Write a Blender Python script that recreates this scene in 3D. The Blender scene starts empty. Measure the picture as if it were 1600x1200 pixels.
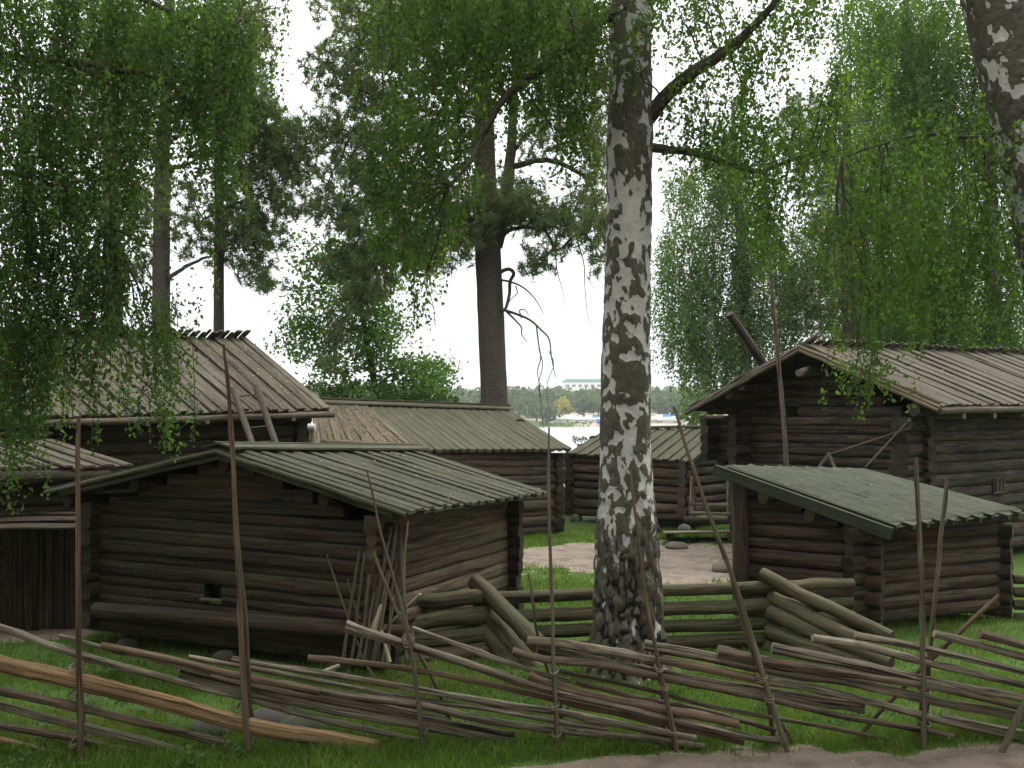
import bpy, math, random
import numpy as np
from mathutils import Vector

SC = bpy.context.scene
COL = SC.collection
rng = np.random.default_rng(7)
random.seed(7)
F = 1600.0; CX = 800.0; HY = 640.0; EYE = 3.2

def P(px, py, d):
    return np.array([(px-CX)/F*d, d, EYE+(HY-py)/F*d])

# ------------------------------------------------------------------ noise
def _h(ix, iy, iz, seed):
    n = (ix.astype(np.int64)*374761393 + iy.astype(np.int64)*668265263 + iz.astype(np.int64)*2147483647 + seed*1274126177) & 0xffffffff
    n = ((n ^ (n >> 13))*1274126177) & 0xffffffff
    n = n ^ (n >> 16)
    return (n & 0xffff)/65535.0

def vnoise(p, seed=0):
    p = np.asarray(p, float); i = np.floor(p).astype(np.int64); f = p-i; f = f*f*(3-2*f)
    r = 0
    for dx in (0, 1):
        wx = f[..., 0] if dx else 1-f[..., 0]
        for dy in (0, 1):
            wy = f[..., 1] if dy else 1-f[..., 1]
            for dz in (0, 1):
                wz = f[..., 2] if dz else 1-f[..., 2]
                r = r + wx*wy*wz*_h(i[..., 0]+dx, i[..., 1]+dy, i[..., 2]+dz, seed)
    return r

def fbm(p, oct=4, seed=0):
    s = 0; a = .5; t = 0; p = np.asarray(p, float)
    for k in range(oct):
        s = s+a*vnoise(p, seed+k*17); t += a; p = p*2.03+11.3; a *= .5
    return s/t

def n2(x, y, sc=1., seed=0, oct=3):
    x = np.asarray(x, float); y = np.asarray(y, float)
    return fbm(np.stack([x*sc, y*sc, np.zeros_like(x)+seed*3.7], -1), oct, seed)

# ------------------------------------------------------------------ mesh builder
class MB:
    def __init__(s):
        s.V = []; s.Q = []; s.QU = []; s.QT = []; s.QS = []; s.T = []; s.TU = []; s.TT = []; s.TS = []; s.n = 0; s.bark = []
    def add(s, V, Q=None, QU=None, T=None, TU=None, tint=.5, smooth=True, bark=None):
        V = np.asarray(V, float).reshape(-1, 3)
        s.V.append(V)
        s.bark.append(np.zeros(len(V)) if bark is None else np.asarray(bark, float))
        if Q is not None and len(Q):
            Q = np.asarray(Q, np.int64)
            s.Q.append(Q+s.n); s.QU.append(np.zeros((len(Q), 4, 2)) if QU is None else QU)
            s.QT.append(np.zeros(len(Q))+tint); s.QS.append(np.full(len(Q), smooth))
        if T is not None and len(T):
            T = np.asarray(T, np.int64)
            s.T.append(T+s.n); s.TU.append(np.zeros((len(T), 3, 2)) if TU is None else TU)
            s.TT.append(np.zeros(len(T))+tint); s.TS.append(np.full(len(T), False))
        s.n += len(V)
    def build(s, name, mat, parent=None):
        V = np.concatenate(s.V) if s.V else np.zeros((0, 3))
        off = np.zeros(3)
        me = bpy.data.meshes.new(name)
        Q = np.concatenate(s.Q) if s.Q else np.zeros((0, 4), int)
        T = np.concatenate(s.T) if s.T else np.zeros((0, 3), int)
        loops = np.concatenate([Q.ravel(), T.ravel()])
        me.vertices.add(len(V)); me.loops.add(len(loops)); me.polygons.add(len(Q)+len(T))
        ob = bpy.data.objects.new(name, me); COL.objects.link(ob)
        if parent is not None:
            ob.parent = parent; off = np.array(parent.matrix_basis.translation)
            p = parent.parent
            while p is not None:
                off = off+np.array(p.matrix_basis.translation); p = p.parent
        elif len(V):
            off = np.array([V[:, 0].mean(), V[:, 1].mean(), V[:, 2].min()]); ob.location = off
        me.vertices.foreach_set('co', (V-off).ravel())
        me.loops.foreach_set('vertex_index', loops.astype(np.int32))
        tot = np.concatenate([np.full(len(Q), 4), np.full(len(T), 3)]).astype(np.int32)
        st = np.concatenate([[0], np.cumsum(tot)[:-1]]).astype(np.int32) if len(tot) else tot
        me.polygons.foreach_set('loop_start', st)
        try: me.polygons.foreach_set('loop_total', tot)
        except Exception: pass
        sm = np.concatenate([np.concatenate(s.QS) if s.QS else np.zeros(0, bool), np.concatenate(s.TS) if s.TS else np.zeros(0, bool)])
        me.polygons.foreach_set('use_smooth', sm)
        uv = np.concatenate([np.concatenate(s.QU).reshape(-1, 2) if s.QU else np.zeros((0, 2)), np.concatenate(s.TU).reshape(-1, 2) if s.TU else np.zeros((0, 2))])
        l = me.uv_layers.new(name='UVMap'); l.data.foreach_set('uv', uv.astype(np.float32).ravel())
        tt = np.concatenate([np.concatenate(s.QT) if s.QT else np.zeros(0), np.concatenate(s.TT) if s.TT else np.zeros(0)])
        a = me.attributes.new('tint', 'FLOAT', 'FACE'); a.data.foreach_set('value', tt.astype(np.float32))
        b = np.concatenate(s.bark) if s.bark else np.zeros(0)
        if b.any():
            a = me.attributes.new('bark', 'FLOAT', 'POINT'); a.data.foreach_set('value', b.astype(np.float32))
        me.update(calc_edges=True); me.validate()
        if mat is not None: me.materials.append(mat)
        return ob

def tag(o, label=None, cat=None, group=None, kind=None):
    if label: o['label'] = label
    if cat: o['category'] = cat
    if group: o['group'] = group
    if kind: o['kind'] = kind
    return o

def thing(name, loc, label, cat, group=None):
    o = bpy.data.objects.new(name, None); COL.objects.link(o)
    o.location = [float(v) for v in loc]; o.empty_display_size = .2
    return tag(o, label, cat, group)

# ------------------------------------------------------------------ shapes
def nrm(v):
    v = np.asarray(v, float); l = np.linalg.norm(v, axis=-1, keepdims=True)
    return v/np.maximum(l, 1e-9)

def frames(pts):
    pts = np.asarray(pts, float); d = np.zeros_like(pts)
    d[1:-1] = pts[2:]-pts[:-2]; d[0] = pts[1]-pts[0]; d[-1] = pts[-1]-pts[-2]; d = nrm(d)
    ref = np.array([0, 0, 1.]) if abs(d[0][2]) < .9 else np.array([0, 1., 0])
    A = np.zeros_like(d); B = np.zeros_like(d)
    a = nrm(np.cross(d[0], ref))
    for i in range(len(d)):
        a = nrm(a-d[i]*np.dot(a, d[i])); A[i] = a; B[i] = np.cross(a, d[i])
    return d, A, B

def smooth_path(pts, k):
    """resample a polyline to k points, Catmull-Rom"""
    pts = np.asarray(pts, float)
    if len(pts) == 2:
        t = np.linspace(0, 1, k)[:, None]; return pts[0]*(1-t)+pts[1]*t
    q = np.vstack([2*pts[0]-pts[1], pts, 2*pts[-1]-pts[-2]])
    seg = np.linalg.norm(np.diff(pts, axis=0), axis=1); c = np.concatenate([[0], np.cumsum(seg)])/seg.sum()
    out = []
    for t in np.linspace(0, 1, k):
        i = min(np.searchsorted(c, t, side='right')-1, len(pts)-2); u = (t-c[i])/max(c[i+1]-c[i], 1e-9)
        p0, p1, p2, p3 = q[i], q[i+1], q[i+2], q[i+3]
        out.append(.5*((2*p1)+(-p0+p2)*u+(2*p0-5*p1+4*p2-p3)*u*u+(-p0+3*p1-3*p2+p3)*u**3))
    return np.array(out)

def tube(mb, pts, rad, n=8, tint=.5, caps=True, sq=2.0, rough=0., seed=0, uoff=None, aspect=1.0, captint=None, knots=0.):
    """swept round / squarish bar; rad scalar or per-point; sq superellipse exponent; aspect = width/height"""
    pts = np.asarray(pts, float); k = len(pts); rad = np.broadcast_to(np.asarray(rad, float), (k,))
    d, A, B = frames(pts)
    th = np.linspace(0, 2*np.pi, n, endpoint=False)+np.pi/n
    c, s = np.cos(th), np.sin(th)
    pr = (np.abs(c)**sq+np.abs(s)**sq)**(-1/sq)
    R = rad[:, None]*pr[None]
    if rough > 0:
        L = np.concatenate([[0], np.cumsum(np.linalg.norm(np.diff(pts, axis=0), axis=1))])
        q = np.stack([np.broadcast_to(L[:, None]*3.1+seed*7.31, R.shape), np.broadcast_to(c*1.3+seed*1.7, R.shape), np.broadcast_to(s*1.3, R.shape)], -1)
        R = R*(1+rough*(fbm(q, 3, 5)-.5)*2)
        if knots > 0:
            R = R*(1+knots*np.clip(vnoise(q*np.array([1.5, 2., 2.])+31, 9)-.72, 0, 1)*3)
    V = pts[:, None]+A[:, None]*(R*c*aspect)[..., None]+B[:, None]*(R*s)[..., None]
    i = np.arange(k-1)[:, None]; j = np.arange(n)[None]; j2 = (j+1) % n
    Q = np.stack([i*n+j, i*n+j2, (i+1)*n+j2, (i+1)*n+j], -1).reshape(-1, 4)
    L = np.concatenate([[0], np.cumsum(np.linalg.norm(np.diff(pts, axis=0), axis=1))])
    uo = rng.random()*40 if uoff is None else uoff
    pv = np.arange(n+1)/n*2*np.pi*rad.mean()
    U0 = np.broadcast_to(L[:-1, None]+uo, (k-1, n)); U1 = np.broadcast_to(L[1:, None]+uo, (k-1, n))
    V0 = np.broadcast_to(pv[:-1][None], (k-1, n)); V1 = np.broadcast_to(pv[1:][None], (k-1, n))
    UV = np.stack([np.stack([U0, V0], -1), np.stack([U0, V1], -1), np.stack([U1, V1], -1), np.stack([U1, V0], -1)], -2).reshape(-1, 4, 2)
    mb.add(V, Q, UV, tint=tint)
    if caps:
        for e, idx in ((0, 0), (1, k-1)):
            ring = V[idx]; cen = pts[idx]+(d[idx]*(1 if e else -1))*rad[idx]*.06
            W = np.vstack([ring, cen]); a = np.arange(n); b = (a+1) % n
            T = np.stack([b, a, np.full(n, n)], -1) if e == 0 else np.stack([a, b, np.full(n, n)], -1)
            # end grain: a short span of uv so no long streaks
            TU = np.stack([np.stack([uo+c*.02, s*.02], -1), np.stack([uo+np.roll(c, -1)*.02, np.roll(s, -1)*.02], -1), np.zeros((n, 2))+[uo, 0]], 1)
            mb.add(W, None, None, T, TU, tint=(tint if captint is None else captint))

def beam(mb, p0, p1, w, h, tint=.5, k=4, wob=0.):
    """rectangular beam w x h, slightly eased corners"""
    pts = smooth_path([p0, p1], k); pts = pts+rng.normal(0, 1, pts.shape)*wob
    tube(mb, pts, h/2*1.19, n=8, tint=tint, sq=7, aspect=w/h)

def sweep_profile(mb, pts, prof, side, up, tint=.5, seed=0, closed=True, smooth=False):
    """sweep 2-D polygon prof (m,2) along pts with fixed side/up vectors"""
    pts = np.asarray(pts, float); prof = np.asarray(prof, float); k = len(pts); m = len(prof)
    V = pts[:, None]+side*prof[None, :, :1]+up*prof[None, :, 1:]
    i = np.arange(k-1)[:, None]; j = np.arange(m)[None]; j2 = (j+1) % m
    Q = np.stack([i*m+j, i*m+j2, (i+1)*m+j2, (i+1)*m+j], -1).reshape(-1, 4)
    L = np.concatenate([[0], np.cumsum(np.linalg.norm(np.diff(pts, axis=0), axis=1))]); uo = rng.random()*40
    pl = np.concatenate([[0], np.cumsum(np.linalg.norm(np.roll(prof, -1, 0)-prof, axis=1))])+rng.random()*9
    U0 = np.broadcast_to(L[:-1, None]+uo, (k-1, m)); U1 = np.broadcast_to(L[1:, None]+uo, (k-1, m))
    A0 = np.broadcast_to(pl[:-1][None], (k-1, m)); A1 = np.broadcast_to(pl[1:][None], (k-1, m))
    UV = np.stack([np.stack([U0, A0], -1), np.stack([U0, A1], -1), np.stack([U1, A1], -1), np.stack([U1, A0], -1)], -2).reshape(-1, 4, 2)
    mb.add(V, Q, UV, tint=tint, smooth=smooth)
    for idx, fl in ((0, 1), (k-1, 0)):
        W = np.vstack([V[idx], V[idx].mean(0)]); a = np.arange(m); b = (a+1) % m
        T = np.stack([b, a, np.full(m, m)], -1) if fl else np.stack([a, b, np.full(m, m)], -1)
        mb.add(W, None, None, T, np.zeros((m, 3, 2))+[uo, 0.3], tint=tint*.8)

# ------------------------------------------------------------------ materials
def _mat(name):
    m = bpy.data.materials.new(name); m.use_nodes = True; nt = m.node_tree; nt.nodes.clear()
    out = nt.nodes.new('ShaderNodeOutputMaterial'); b = nt.nodes.new('ShaderNodeBsdfPrincipled')
    nt.links.new(b.outputs[0], out.inputs[0]); b.inputs['Specular IOR Level'].default_value = .25
    return m, nt, b, out

def N(nt, t, **kw):
    n = nt.nodes.new(t)
    for k, v in kw.items():
        if k.startswith('i_'): n.inputs[k[2:].replace('_', ' ')].default_value = v
        elif k.startswith('n'): n.inputs[int(k[1:])].default_value = v
        else: setattr(n, k, v)
    return n

def mixc(nt, fac, a, b, mode='MIX'):
    m = nt.nodes.new('ShaderNodeMix'); m.data_type = 'RGBA'; m.blend_type = mode
    for sock, v in ((m.inputs[0], fac), (m.inputs[6], a), (m.inputs[7], b)):
        if hasattr(v, 'links'): nt.links.new(v, sock)
        elif isinstance(v, (int, float)): sock.default_value = v
        else: sock.default_value = (*v, 1) if len(v) == 3 else v
    return m.outputs[2]

def math_(nt, op, a, b=None, c=None, clamp=False):
    m = nt.nodes.new('ShaderNodeMath'); m.operation = op; m.use_clamp = clamp
    for i, v in enumerate((a, b, c)):
        if v is None: continue
        if hasattr(v, 'links'): nt.links.new(v, m.inputs[i])
        else: m.inputs[i].default_value = v
    return m.outputs[0]

def ramp(nt, fac, stops):
    r = nt.nodes.new('ShaderNodeValToRGB'); e = r.color_ramp.elements
    while len(e) < len(stops): e.new(.5)
    for el, (p, c) in zip(e, stops):
        el.position = p; el.color = (*c, 1) if len(c) == 3 else c
    nt.links.new(fac, r.inputs[0]); return r.outputs[0]

def sstep(nt, v, lo, hi):
    m = nt.nodes.new('ShaderNodeMapRange'); m.interpolation_type = 'SMOOTHSTEP'
    nt.links.new(v, m.inputs[0]); m.inputs[1].default_value = lo; m.inputs[2].default_value = hi
    return m.outputs[0]

def attr(nt, name):
    a = nt.nodes.new('ShaderNodeAttribute'); a.attribute_name = name; return a.outputs['Fac']

def noise(nt, vec, scale, detail=4, rough=.55, dist=0., vscale=None):
    if vscale is not None:
        m = nt.nodes.new('ShaderNodeMapping'); m.inputs['Scale'].default_value = vscale
        nt.links.new(vec, m.inputs[0]); vec = m.outputs[0]
    n = nt.nodes.new('ShaderNodeTexNoise'); n.inputs['Scale'].default_value = scale; n.inputs['Detail'].default_value = detail
    n.inputs['Roughness'].default_value = rough; n.inputs['Distortion'].default_value = dist
    nt.links.new(vec, n.inputs['Vector']); return n.outputs['Fac']

def objc(nt):
    return nt.nodes.new('ShaderNodeTexCoord').outputs['Object']

WK = {'log_dark': .34, 'log_side': .52, 'log_house': .34, 'log_far': .42, 'log_red': .38, 'roof_green': .42, 'roof_olive': .46, 'roof_moss': .42, 'stake_dark': .27, 'lean_roof': .2, 'roof_grey': .32, 'roof_brown': .46, 'pole_grey': .6, 'pole_brown': .6, 'pole_red': .58, 'pole_fresh': .55, 'stake': .45, 'stake_grey': .42, 'log_mossy': .5, 'board_grey': .62, 'pale_split': .7}
def wood(name, dark, light, alt=None, altamt=.4, moss=None, mossamt=0., tintamt=.8, grain=22, bump=.8, rough=.85, crack=.55, blotch=.5):
    kf = WK.get(name, 1.); wt_ = (1.05, 1.0, .84); dark = tuple(c*kf*q for c, q in zip(dark, wt_)); light = tuple(c*kf*q for c, q in zip(light, wt_)); alt = alt and tuple(c*kf*q for c, q in zip(alt, wt_)); moss = moss and tuple(c*kf for c in moss)
    m, nt, b, out = _mat(name)
    uv = nt.nodes.new('ShaderNodeTexCoord').outputs['UV']
    t = attr(nt, 'tint')
    cb = nt.nodes.new('ShaderNodeCombineXYZ'); sp = nt.nodes.new('ShaderNodeSeparateXYZ'); nt.links.new(uv, sp.inputs[0])
    nt.links.new(sp.outputs[0], cb.inputs[0]); nt.links.new(sp.outputs[1], cb.inputs[1])
    nt.links.new(math_(nt, 'MULTIPLY', t, 53.), cb.inputs[2])
    v = cb.outputs[0]
    g = noise(nt, v, 1., 6, .65, .4, (1.6, grain*1.9, 1))
    g2 = noise(nt, v, 1., 5, .6, 1.2, (.9, grain*.45, 1))
    lo = noise(nt, v, 1., 4, .6, .3, (1.3, 4., 1))
    gg = math_(nt, 'ADD', math_(nt, 'MULTIPLY', g, .45), math_(nt, 'MULTIPLY', g2, .55))
    f = sstep(nt, gg, .38, .62)
    col = mixc(nt, f, dark, light)
    if alt is not None:
        col = mixc(nt, math_(nt, 'MULTIPLY', sstep(nt, lo, .42, .66), altamt), col, alt)
    # long dark checks
    ck = sstep(nt, g2, .42, .34)
    col = mixc(nt, math_(nt, 'MULTIPLY', ck, crack), col, tuple(c*.22 for c in dark))
    g3 = noise(nt, v, 1., 3, .55, .9, (.55, grain*1.1, 1)); ck2 = sstep(nt, g3, .43, .37)
    col = mixc(nt, math_(nt, 'MULTIPLY', ck2, crack), col, tuple(c*.14 for c in dark))
    g4 = noise(nt, v, 1., 3, .6, .2, (2.2, grain*.8, 1)); col = mixc(nt, math_(nt, 'MULTIPLY', sstep(nt, g4, .56, .72), .55), col, tuple(min(1, c*1.5) for c in light))
    w3 = noise(nt, objc(nt), .9, 3, .6)
    br = math_(nt, 'ADD', math_(nt, 'MULTIPLY', t, tintamt), 1-tintamt*.5)
    br = math_(nt, 'MULTIPLY', br, math_(nt, 'ADD', math_(nt, 'MULTIPLY', w3, blotch*1.6), 1-blotch*.8))
    cc = nt.nodes.new('ShaderNodeCombineXYZ')
    for i in range(3): nt.links.new(br, cc.inputs[i])
    col = mixc(nt, 1., col, cc.outputs[0], 'MULTIPLY')
    if moss is not None:
        geo = nt.nodes.new('ShaderNodeNewGeometry'); sz = nt.nodes.new('ShaderNodeSeparateXYZ'); nt.links.new(geo.outputs['Normal'], sz.inputs[0])
        mn = noise(nt, objc(nt), 2.6, 6, .72)
        mf = math_(nt, 'MULTIPLY', sstep(nt, math_(nt, 'ADD', mn, math_(nt, 'MULTIPLY', sz.outputs[2], .12)), .46, .66), mossamt)
        mf2 = noise(nt, objc(nt), 34, 4, .7)
        mcol = mixc(nt, mf2, tuple(c*.55 for c in moss), tuple(min(c*1.5, 1) for c in moss))
        col = mixc(nt, mf, col, mcol)
    nt.links.new(col, b.inputs['Base Color']); b.inputs['Roughness'].default_value = rough
    h = math_(nt, 'SUBTRACT', gg, math_(nt, 'ADD', math_(nt, 'MULTIPLY', ck, .5), math_(nt, 'MULTIPLY', ck2, .6)))
    bp = nt.nodes.new('ShaderNodeBump'); bp.inputs['Strength'].default_value = bump; bp.inputs['Distance'].default_value = .02
    nt.links.new(h, bp.inputs['Height']); nt.links.new(bp.outputs[0], b.inputs['Normal'])
    return m

def leafmat(name, c0, c1, c2, trans=.45, rough=.55, brown=None):
    m, nt, b, out = _mat(name)
    t = attr(nt, 'tint')
    stops = [(0., c0), (.55, c1), (1., c2)]
    col = ramp(nt, t, stops)
    w = noise(nt, objc(nt), .55, 3, .6)
    col = mixc(nt, math_(nt, 'MULTIPLY', sstep(nt, w, .4, .7), .45), col, tuple(x*.55 for x in c0) if brown is None else brown)
    nt.links.new(col, b.inputs['Base Color']); b.inputs['Roughness'].default_value = rough
    tr = nt.nodes.new('ShaderNodeBsdfTranslucent'); mx = nt.nodes.new('ShaderNodeMixShader'); mx.inputs[0].default_value = trans
    tc = mixc(nt, 1., col, (1.15, 1.25, .55), 'MULTIPLY')
    nt.links.new(tc, tr.inputs[0]); nt.links.new(b.outputs[0], mx.inputs[1]); nt.links.new(tr.outputs[0], mx.inputs[2])
    nt.links.new(mx.outputs[0], out.inputs[0])
    return m

def plain(name, c, rough=.6, var=.3, sc=6., spec=.3):
    m, nt, b, out = _mat(name)
    n = noise(nt, objc(nt), sc, 5, .6)
    col = mixc(nt, n, tuple(x*(1-var) for x in c), tuple(min(1, x*(1+var)) for x in c))
    nt.links.new(col, b.inputs['Base Color']); b.inputs['Roughness'].default_value = rough; b.inputs['Specular IOR Level'].default_value = spec
    return m

M = {}
M['log_dark'] = wood('log_dark', (.036, .029, .022), (.15, .122, .09), (.125, .08, .045), .5, (.09, .1, .05), .35, .75, 20, .55)  # old tarred logs, darkened further in place of shade on the walls
M['log_side'] = wood('log_side', (.075, .058, .045), (.22, .175, .135), (.2, .125, .075), .45, (.1, .11, .055), .35, .6, 20, .55)  # lighter log colour painted on the storehouse wall turned to the sun
M['log_house'] = wood('log_house', (.036, .029, .023), (.2, .17, .14), (.09, .06, .042), .6, None, 0, .8, 18, .7, crack=.8)
M['log_far'] = wood('log_far', (.075, .062, .052), (.2, .17, .145), (.15, .1, .075), .5, (.09, .1, .05), .25, .6, 18, .5)
M['log_red'] = wood('log_red', (.055, .042, .033), (.22, .175, .14), (.15, .085, .05), .55, (.1, .11, .055), .3, .6, 18, .6)
M['roof_green'] = wood('roof_green', (.088, .093, .064), (.195, .206, .145), (.14, .13, .095), .35, (.125, .135, .085), .5, .55, 26, .45, crack=.35)
M['roof_olive'] = wood('roof_olive', (.105, .104, .075), (.215, .21, .155), (.16, .14, .1), .3, (.14, .15, .085), .45, .45, 26, .35, crack=.3)
M['roof_moss'] = wood('roof_moss', (.09, .1, .075), (.15, .165, .122), (.115, .125, .09), .3, (.115, .13, .09), .7, .4, 24, .4, crack=.3)
M['roof_grey'] = wood('roof_grey', (.11, .097, .082), (.34, .305, .255), (.23, .165, .115), .35, (.17, .15, .08), .3, .8, 24, .5, crack=.6)
M['roof_brown'] = wood('roof_brown', (.13, .105, .085), (.34, .28, .22), (.27, .165, .105), .55, (.16, .15, .08), .4, .7, 24, .4, crack=.5)
M['pole_grey'] = wood('pole_grey', (.085, .074, .062), (.42, .385, .335), (.14, .1, .075), .6, None, 0, .6, 30, .6)
M['pole_brown'] = wood('pole_brown', (.05, .038, .03), (.2, .15, .115), (.3, .25, .21), .5, None, 0, .6, 26, .7)
M['pole_red'] = wood('pole_red', (.1, .07, .052), (.25, .18, .135), (.2, .14, .11), .5, None, 0, .5, 26, .4, crack=.3)
M['pole_fresh'] = wood('pole_fresh', (.24, .14, .075), (.56, .39, .24), (.36, .24, .15), .5, None, 0, .4, 34, .5, crack=.6)
M['stake'] = wood('stake', (.1, .07, .048), (.28, .195, .13), (.2, .165, .13), .55, None, 0, .6, 40, .4)
M['stake_grey'] = wood('stake_grey', (.12, .105, .08), (.33, .29, .225), (.2, .17, .12), .5, (.15, .16, .09), .4, .6, 40, .4)
M['log_mossy'] = wood('log_mossy', (.085, .08, .052), (.24, .215, .145), (.16, .115, .075), .4, (.15, .155, .08), .6, .5, 18, .55)
M['board_grey'] = wood('board_grey', (.08, .071, .06), (.4, .365, .315), (.17, .14, .115), .5, None, 0, .6, 40, .9, crack=.9)
M['limb'] = wood('limb', (.03, .027, .024), (.09, .078, .068), None, 0, None, 0, .5, 14, .6)
M['pale_split'] = wood('pale_split', (.35, .3, .23), (.6, .53, .43), None, 0, None, 0, .4, 36, .4)
M['stake_dark'] = wood('stake_dark', (.12, .105, .08), (.33, .29, .215), (.2, .17, .12), .5, (.15, .16, .09), .4, .9, 40, .4)
M['lean_roof'] = wood('lean_roof', (.1, .085, .07), (.34, .29, .23), (.2, .14, .1), .5, None, 0, .9, 24, .5, crack=.7)
M['white_box'] = plain('white_box', (.45, .46, .45), .5, .06)
M['stone'] = plain('stone', (.11, .1, .078), .85, .45, 5)
M['stone_dark'] = plain('stone_dark', (.05, .045, .036), .9, .6, 6)
M['stone_moss'] = plain('stone_moss', (.05, .05, .032), .9, .6, 7)
# ------------------------------------------------------------------ camera, light
cam = bpy.data.objects.new('camera', bpy.data.cameras.new('camera')); COL.objects.link(cam)
cam.location = (0, 0, EYE); cam.rotation_euler = (math.pi/2, 0, 0)
cam.data.lens = 36; cam.data.sensor_width = 36; cam.data.shift_y = 40/1600; cam.data.clip_end = 6000; cam.data.clip_start = .05
SC.camera = cam
SC.view_settings.view_transform = 'Standard'; SC.view_settings.look = 'None'; SC.view_settings.gamma = 1
SC.view_settings.exposure = 1.05
SC.cycles.use_denoising = True
SC.cycles.max_bounces = 6; SC.cycles.diffuse_bounces = 3; SC.cycles.transmission_bounces = 4; SC.cycles.transparent_max_bounces = 8
SC.cycles.sample_clamp_indirect = 6

SUN_EL, SUN_AZ = math.radians(52), math.radians(58)     # azimuth from +Y towards +X
w = bpy.data.worlds.new('World'); SC.world = w; w.use_nodes = True
nt = w.node_tree; nt.nodes.clear()
wo = nt.nodes.new('ShaderNodeOutputWorld'); bg = nt.nodes.new('ShaderNodeBackground'); nt.links.new(bg.outputs[0], wo.inputs[0])
sky = nt.nodes.new('ShaderNodeTexSky'); sky.sky_type = 'NISHITA'; sky.sun_disc = False
sky.sun_elevation = SUN_EL; sky.sun_rotation = SUN_AZ; sky.dust_density = 2.5
gc = nt.nodes.new('ShaderNodeTexCoord').outputs['Generated']
cn = noise(nt, gc, 2.2, 6, .6, .6, (1, 1, 2.2))
zz = nt.nodes.new('ShaderNodeSeparateXYZ'); nt.links.new(gc, zz.inputs[0]); lum = math_(nt, 'ADD', 1., math_(nt, 'MULTIPLY', math_(nt, 'MAXIMUM', zz.outputs[2], 0.), 2.))     # CIE overcast: zenith three times the horizon
cloud0 = mixc(nt, sstep(nt, cn, .3, .7), (3.75, 3.95, 4.1), (4.7, 4.75, 4.75))
lc = nt.nodes.new('ShaderNodeCombineXYZ')
for i_ in range(3): nt.links.new(lum, lc.inputs[i_])
cloud = mixc(nt, 1., cloud0, lc.outputs[0], 'MULTIPLY')
skyc2 = mixc(nt, math_(nt, 'ADD', math_(nt, 'MULTIPLY', sstep(nt, cn, .25, .45), .2), .8), sky.outputs[0], cloud)
nt.links.new(skyc2, bg.inputs[0]); bg.inputs[1].default_value = .12
sun = bpy.data.objects.new('sun', bpy.data.lights.new('sun', 'SUN')); COL.objects.link(sun)
sun.data.energy = 1.1; sun.data.angle = math.radians(14); sun.data.color = (1, .95, .87)
sd = Vector((math.sin(SUN_AZ)*math.cos(SUN_EL), math.cos(SUN_AZ)*math.cos(SUN_EL), math.sin(SUN_EL)))
sun.rotation_euler = sd.to_track_quat('Z', 'Y').to_euler(); sun.location = (0, 0, 40)

# ------------------------------------------------------------------ ground
def ss(x, a, b):
    t = np.clip((x-a)/(b-a), 0, 1); return t*t*(3-2*t)

def zg(x, y):
    x = np.asarray(x, float); y = np.asarray(y, float)
    z = .05+.09*(n2(x, y, .35, 3)-.5)+.035*(n2(x, y, 1.9, 5)-.5)
    z = z+1.55*(1-ss(y, .5, 7.6))
    z = z-3.9*ss(y, 36, 78)
    z = z+.9*ss(np.abs(x), 16, 45)*(1-ss(y, 40, 70))
    return z

def dirtmask(x, y):
    """1 where bare earth shows"""
    x = np.asarray(x, float); y = np.asarray(y, float)
    n = (n2(x, y, .8, 11, 4)-.5)+.55*(n2(x, y, 3.3, 12, 3)-.5)
    # gravel road before the fence: its far edge runs closer to the fence on the right
    edge = 8.95+.52*ss(x, -.6, 1.9)+.03*x-.9*(1-ss(x, -2.6, .4))
    road = ss(edge-y+n*.75, -.12, .22)
    d2 = (y-22.0-.2*(x-1))/2.3
    yard = ss(1.15-np.abs(d2)-.18*np.abs(x-2.0)/1.3*.55+n*1.6, 0., .5)*ss(x, -3.5, -.5)
    d3 = ((x-3.2)/1.6)**2+((y-20.2)/2.2)**2
    yard = np.maximum(yard, ss(1.0-d3+n*1.4, 0, .4))
    under = ss(1.2-np.abs(y-14.6)/1.1-np.abs(x+7.4)/2.+n, 0, .4)
    return np.clip(np.maximum(np.maximum(road, yard), under*.8), 0, 1)

def gridmesh(xs, ys, zf):
    X, Y = np.meshgrid(xs, ys); Z = zf(X, Y)
    V = np.stack([X, Y, Z], -1).reshape(-1, 3); nx = len(xs); ny = len(ys)
    i = np.arange(ny-1)[:, None]; j = np.arange(nx-1)[None]
    Q = np.stack([i*nx+j, i*nx+j+1, (i+1)*nx+j+1, (i+1)*nx+j], -1).reshape(-1, 4)
    return V, Q

m, nt, b, out = _mat('ground')
o = objc(nt)
geo = nt.nodes.new('ShaderNodeNewGeometry').outputs['Position']
dm = attr(nt, 'bark')
na = noise(nt, geo, 3.5, 6, .65); nb = noise(nt, geo, 26, 5, .7); nc = noise(nt, geo, .7, 3, .6)
grass = mixc(nt, na, (.035, .075, .01), (.065, .12, .016)); grass = mixc(nt, math_(nt, 'MULTIPLY', sstep(nt, nc, .5, .75), .35), grass, (.06, .07, .025))
earth = mixc(nt, nb, (.19, .155, .105), (.36, .305, .22)); earth = mixc(nt, sstep(nt, na, .5, .75), earth, (.16, .125, .095))
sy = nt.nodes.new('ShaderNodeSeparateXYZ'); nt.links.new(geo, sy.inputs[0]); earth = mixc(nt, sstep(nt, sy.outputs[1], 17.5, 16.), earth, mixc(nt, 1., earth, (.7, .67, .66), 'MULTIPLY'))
fac = sstep(nt, math_(nt, 'ADD', dm, math_(nt, 'MULTIPLY', math_(nt, 'SUBTRACT', nb, .5), .9)), .3, .6)
nt.links.new(mixc(nt, fac, grass, earth), b.inputs['Base Color']); b.inputs['Roughness'].default_value = .95
bp = nt.nodes.new('ShaderNodeBump'); bp.inputs['Strength'].default_value = .6; bp.inputs['Distance'].default_value = .03
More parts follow.
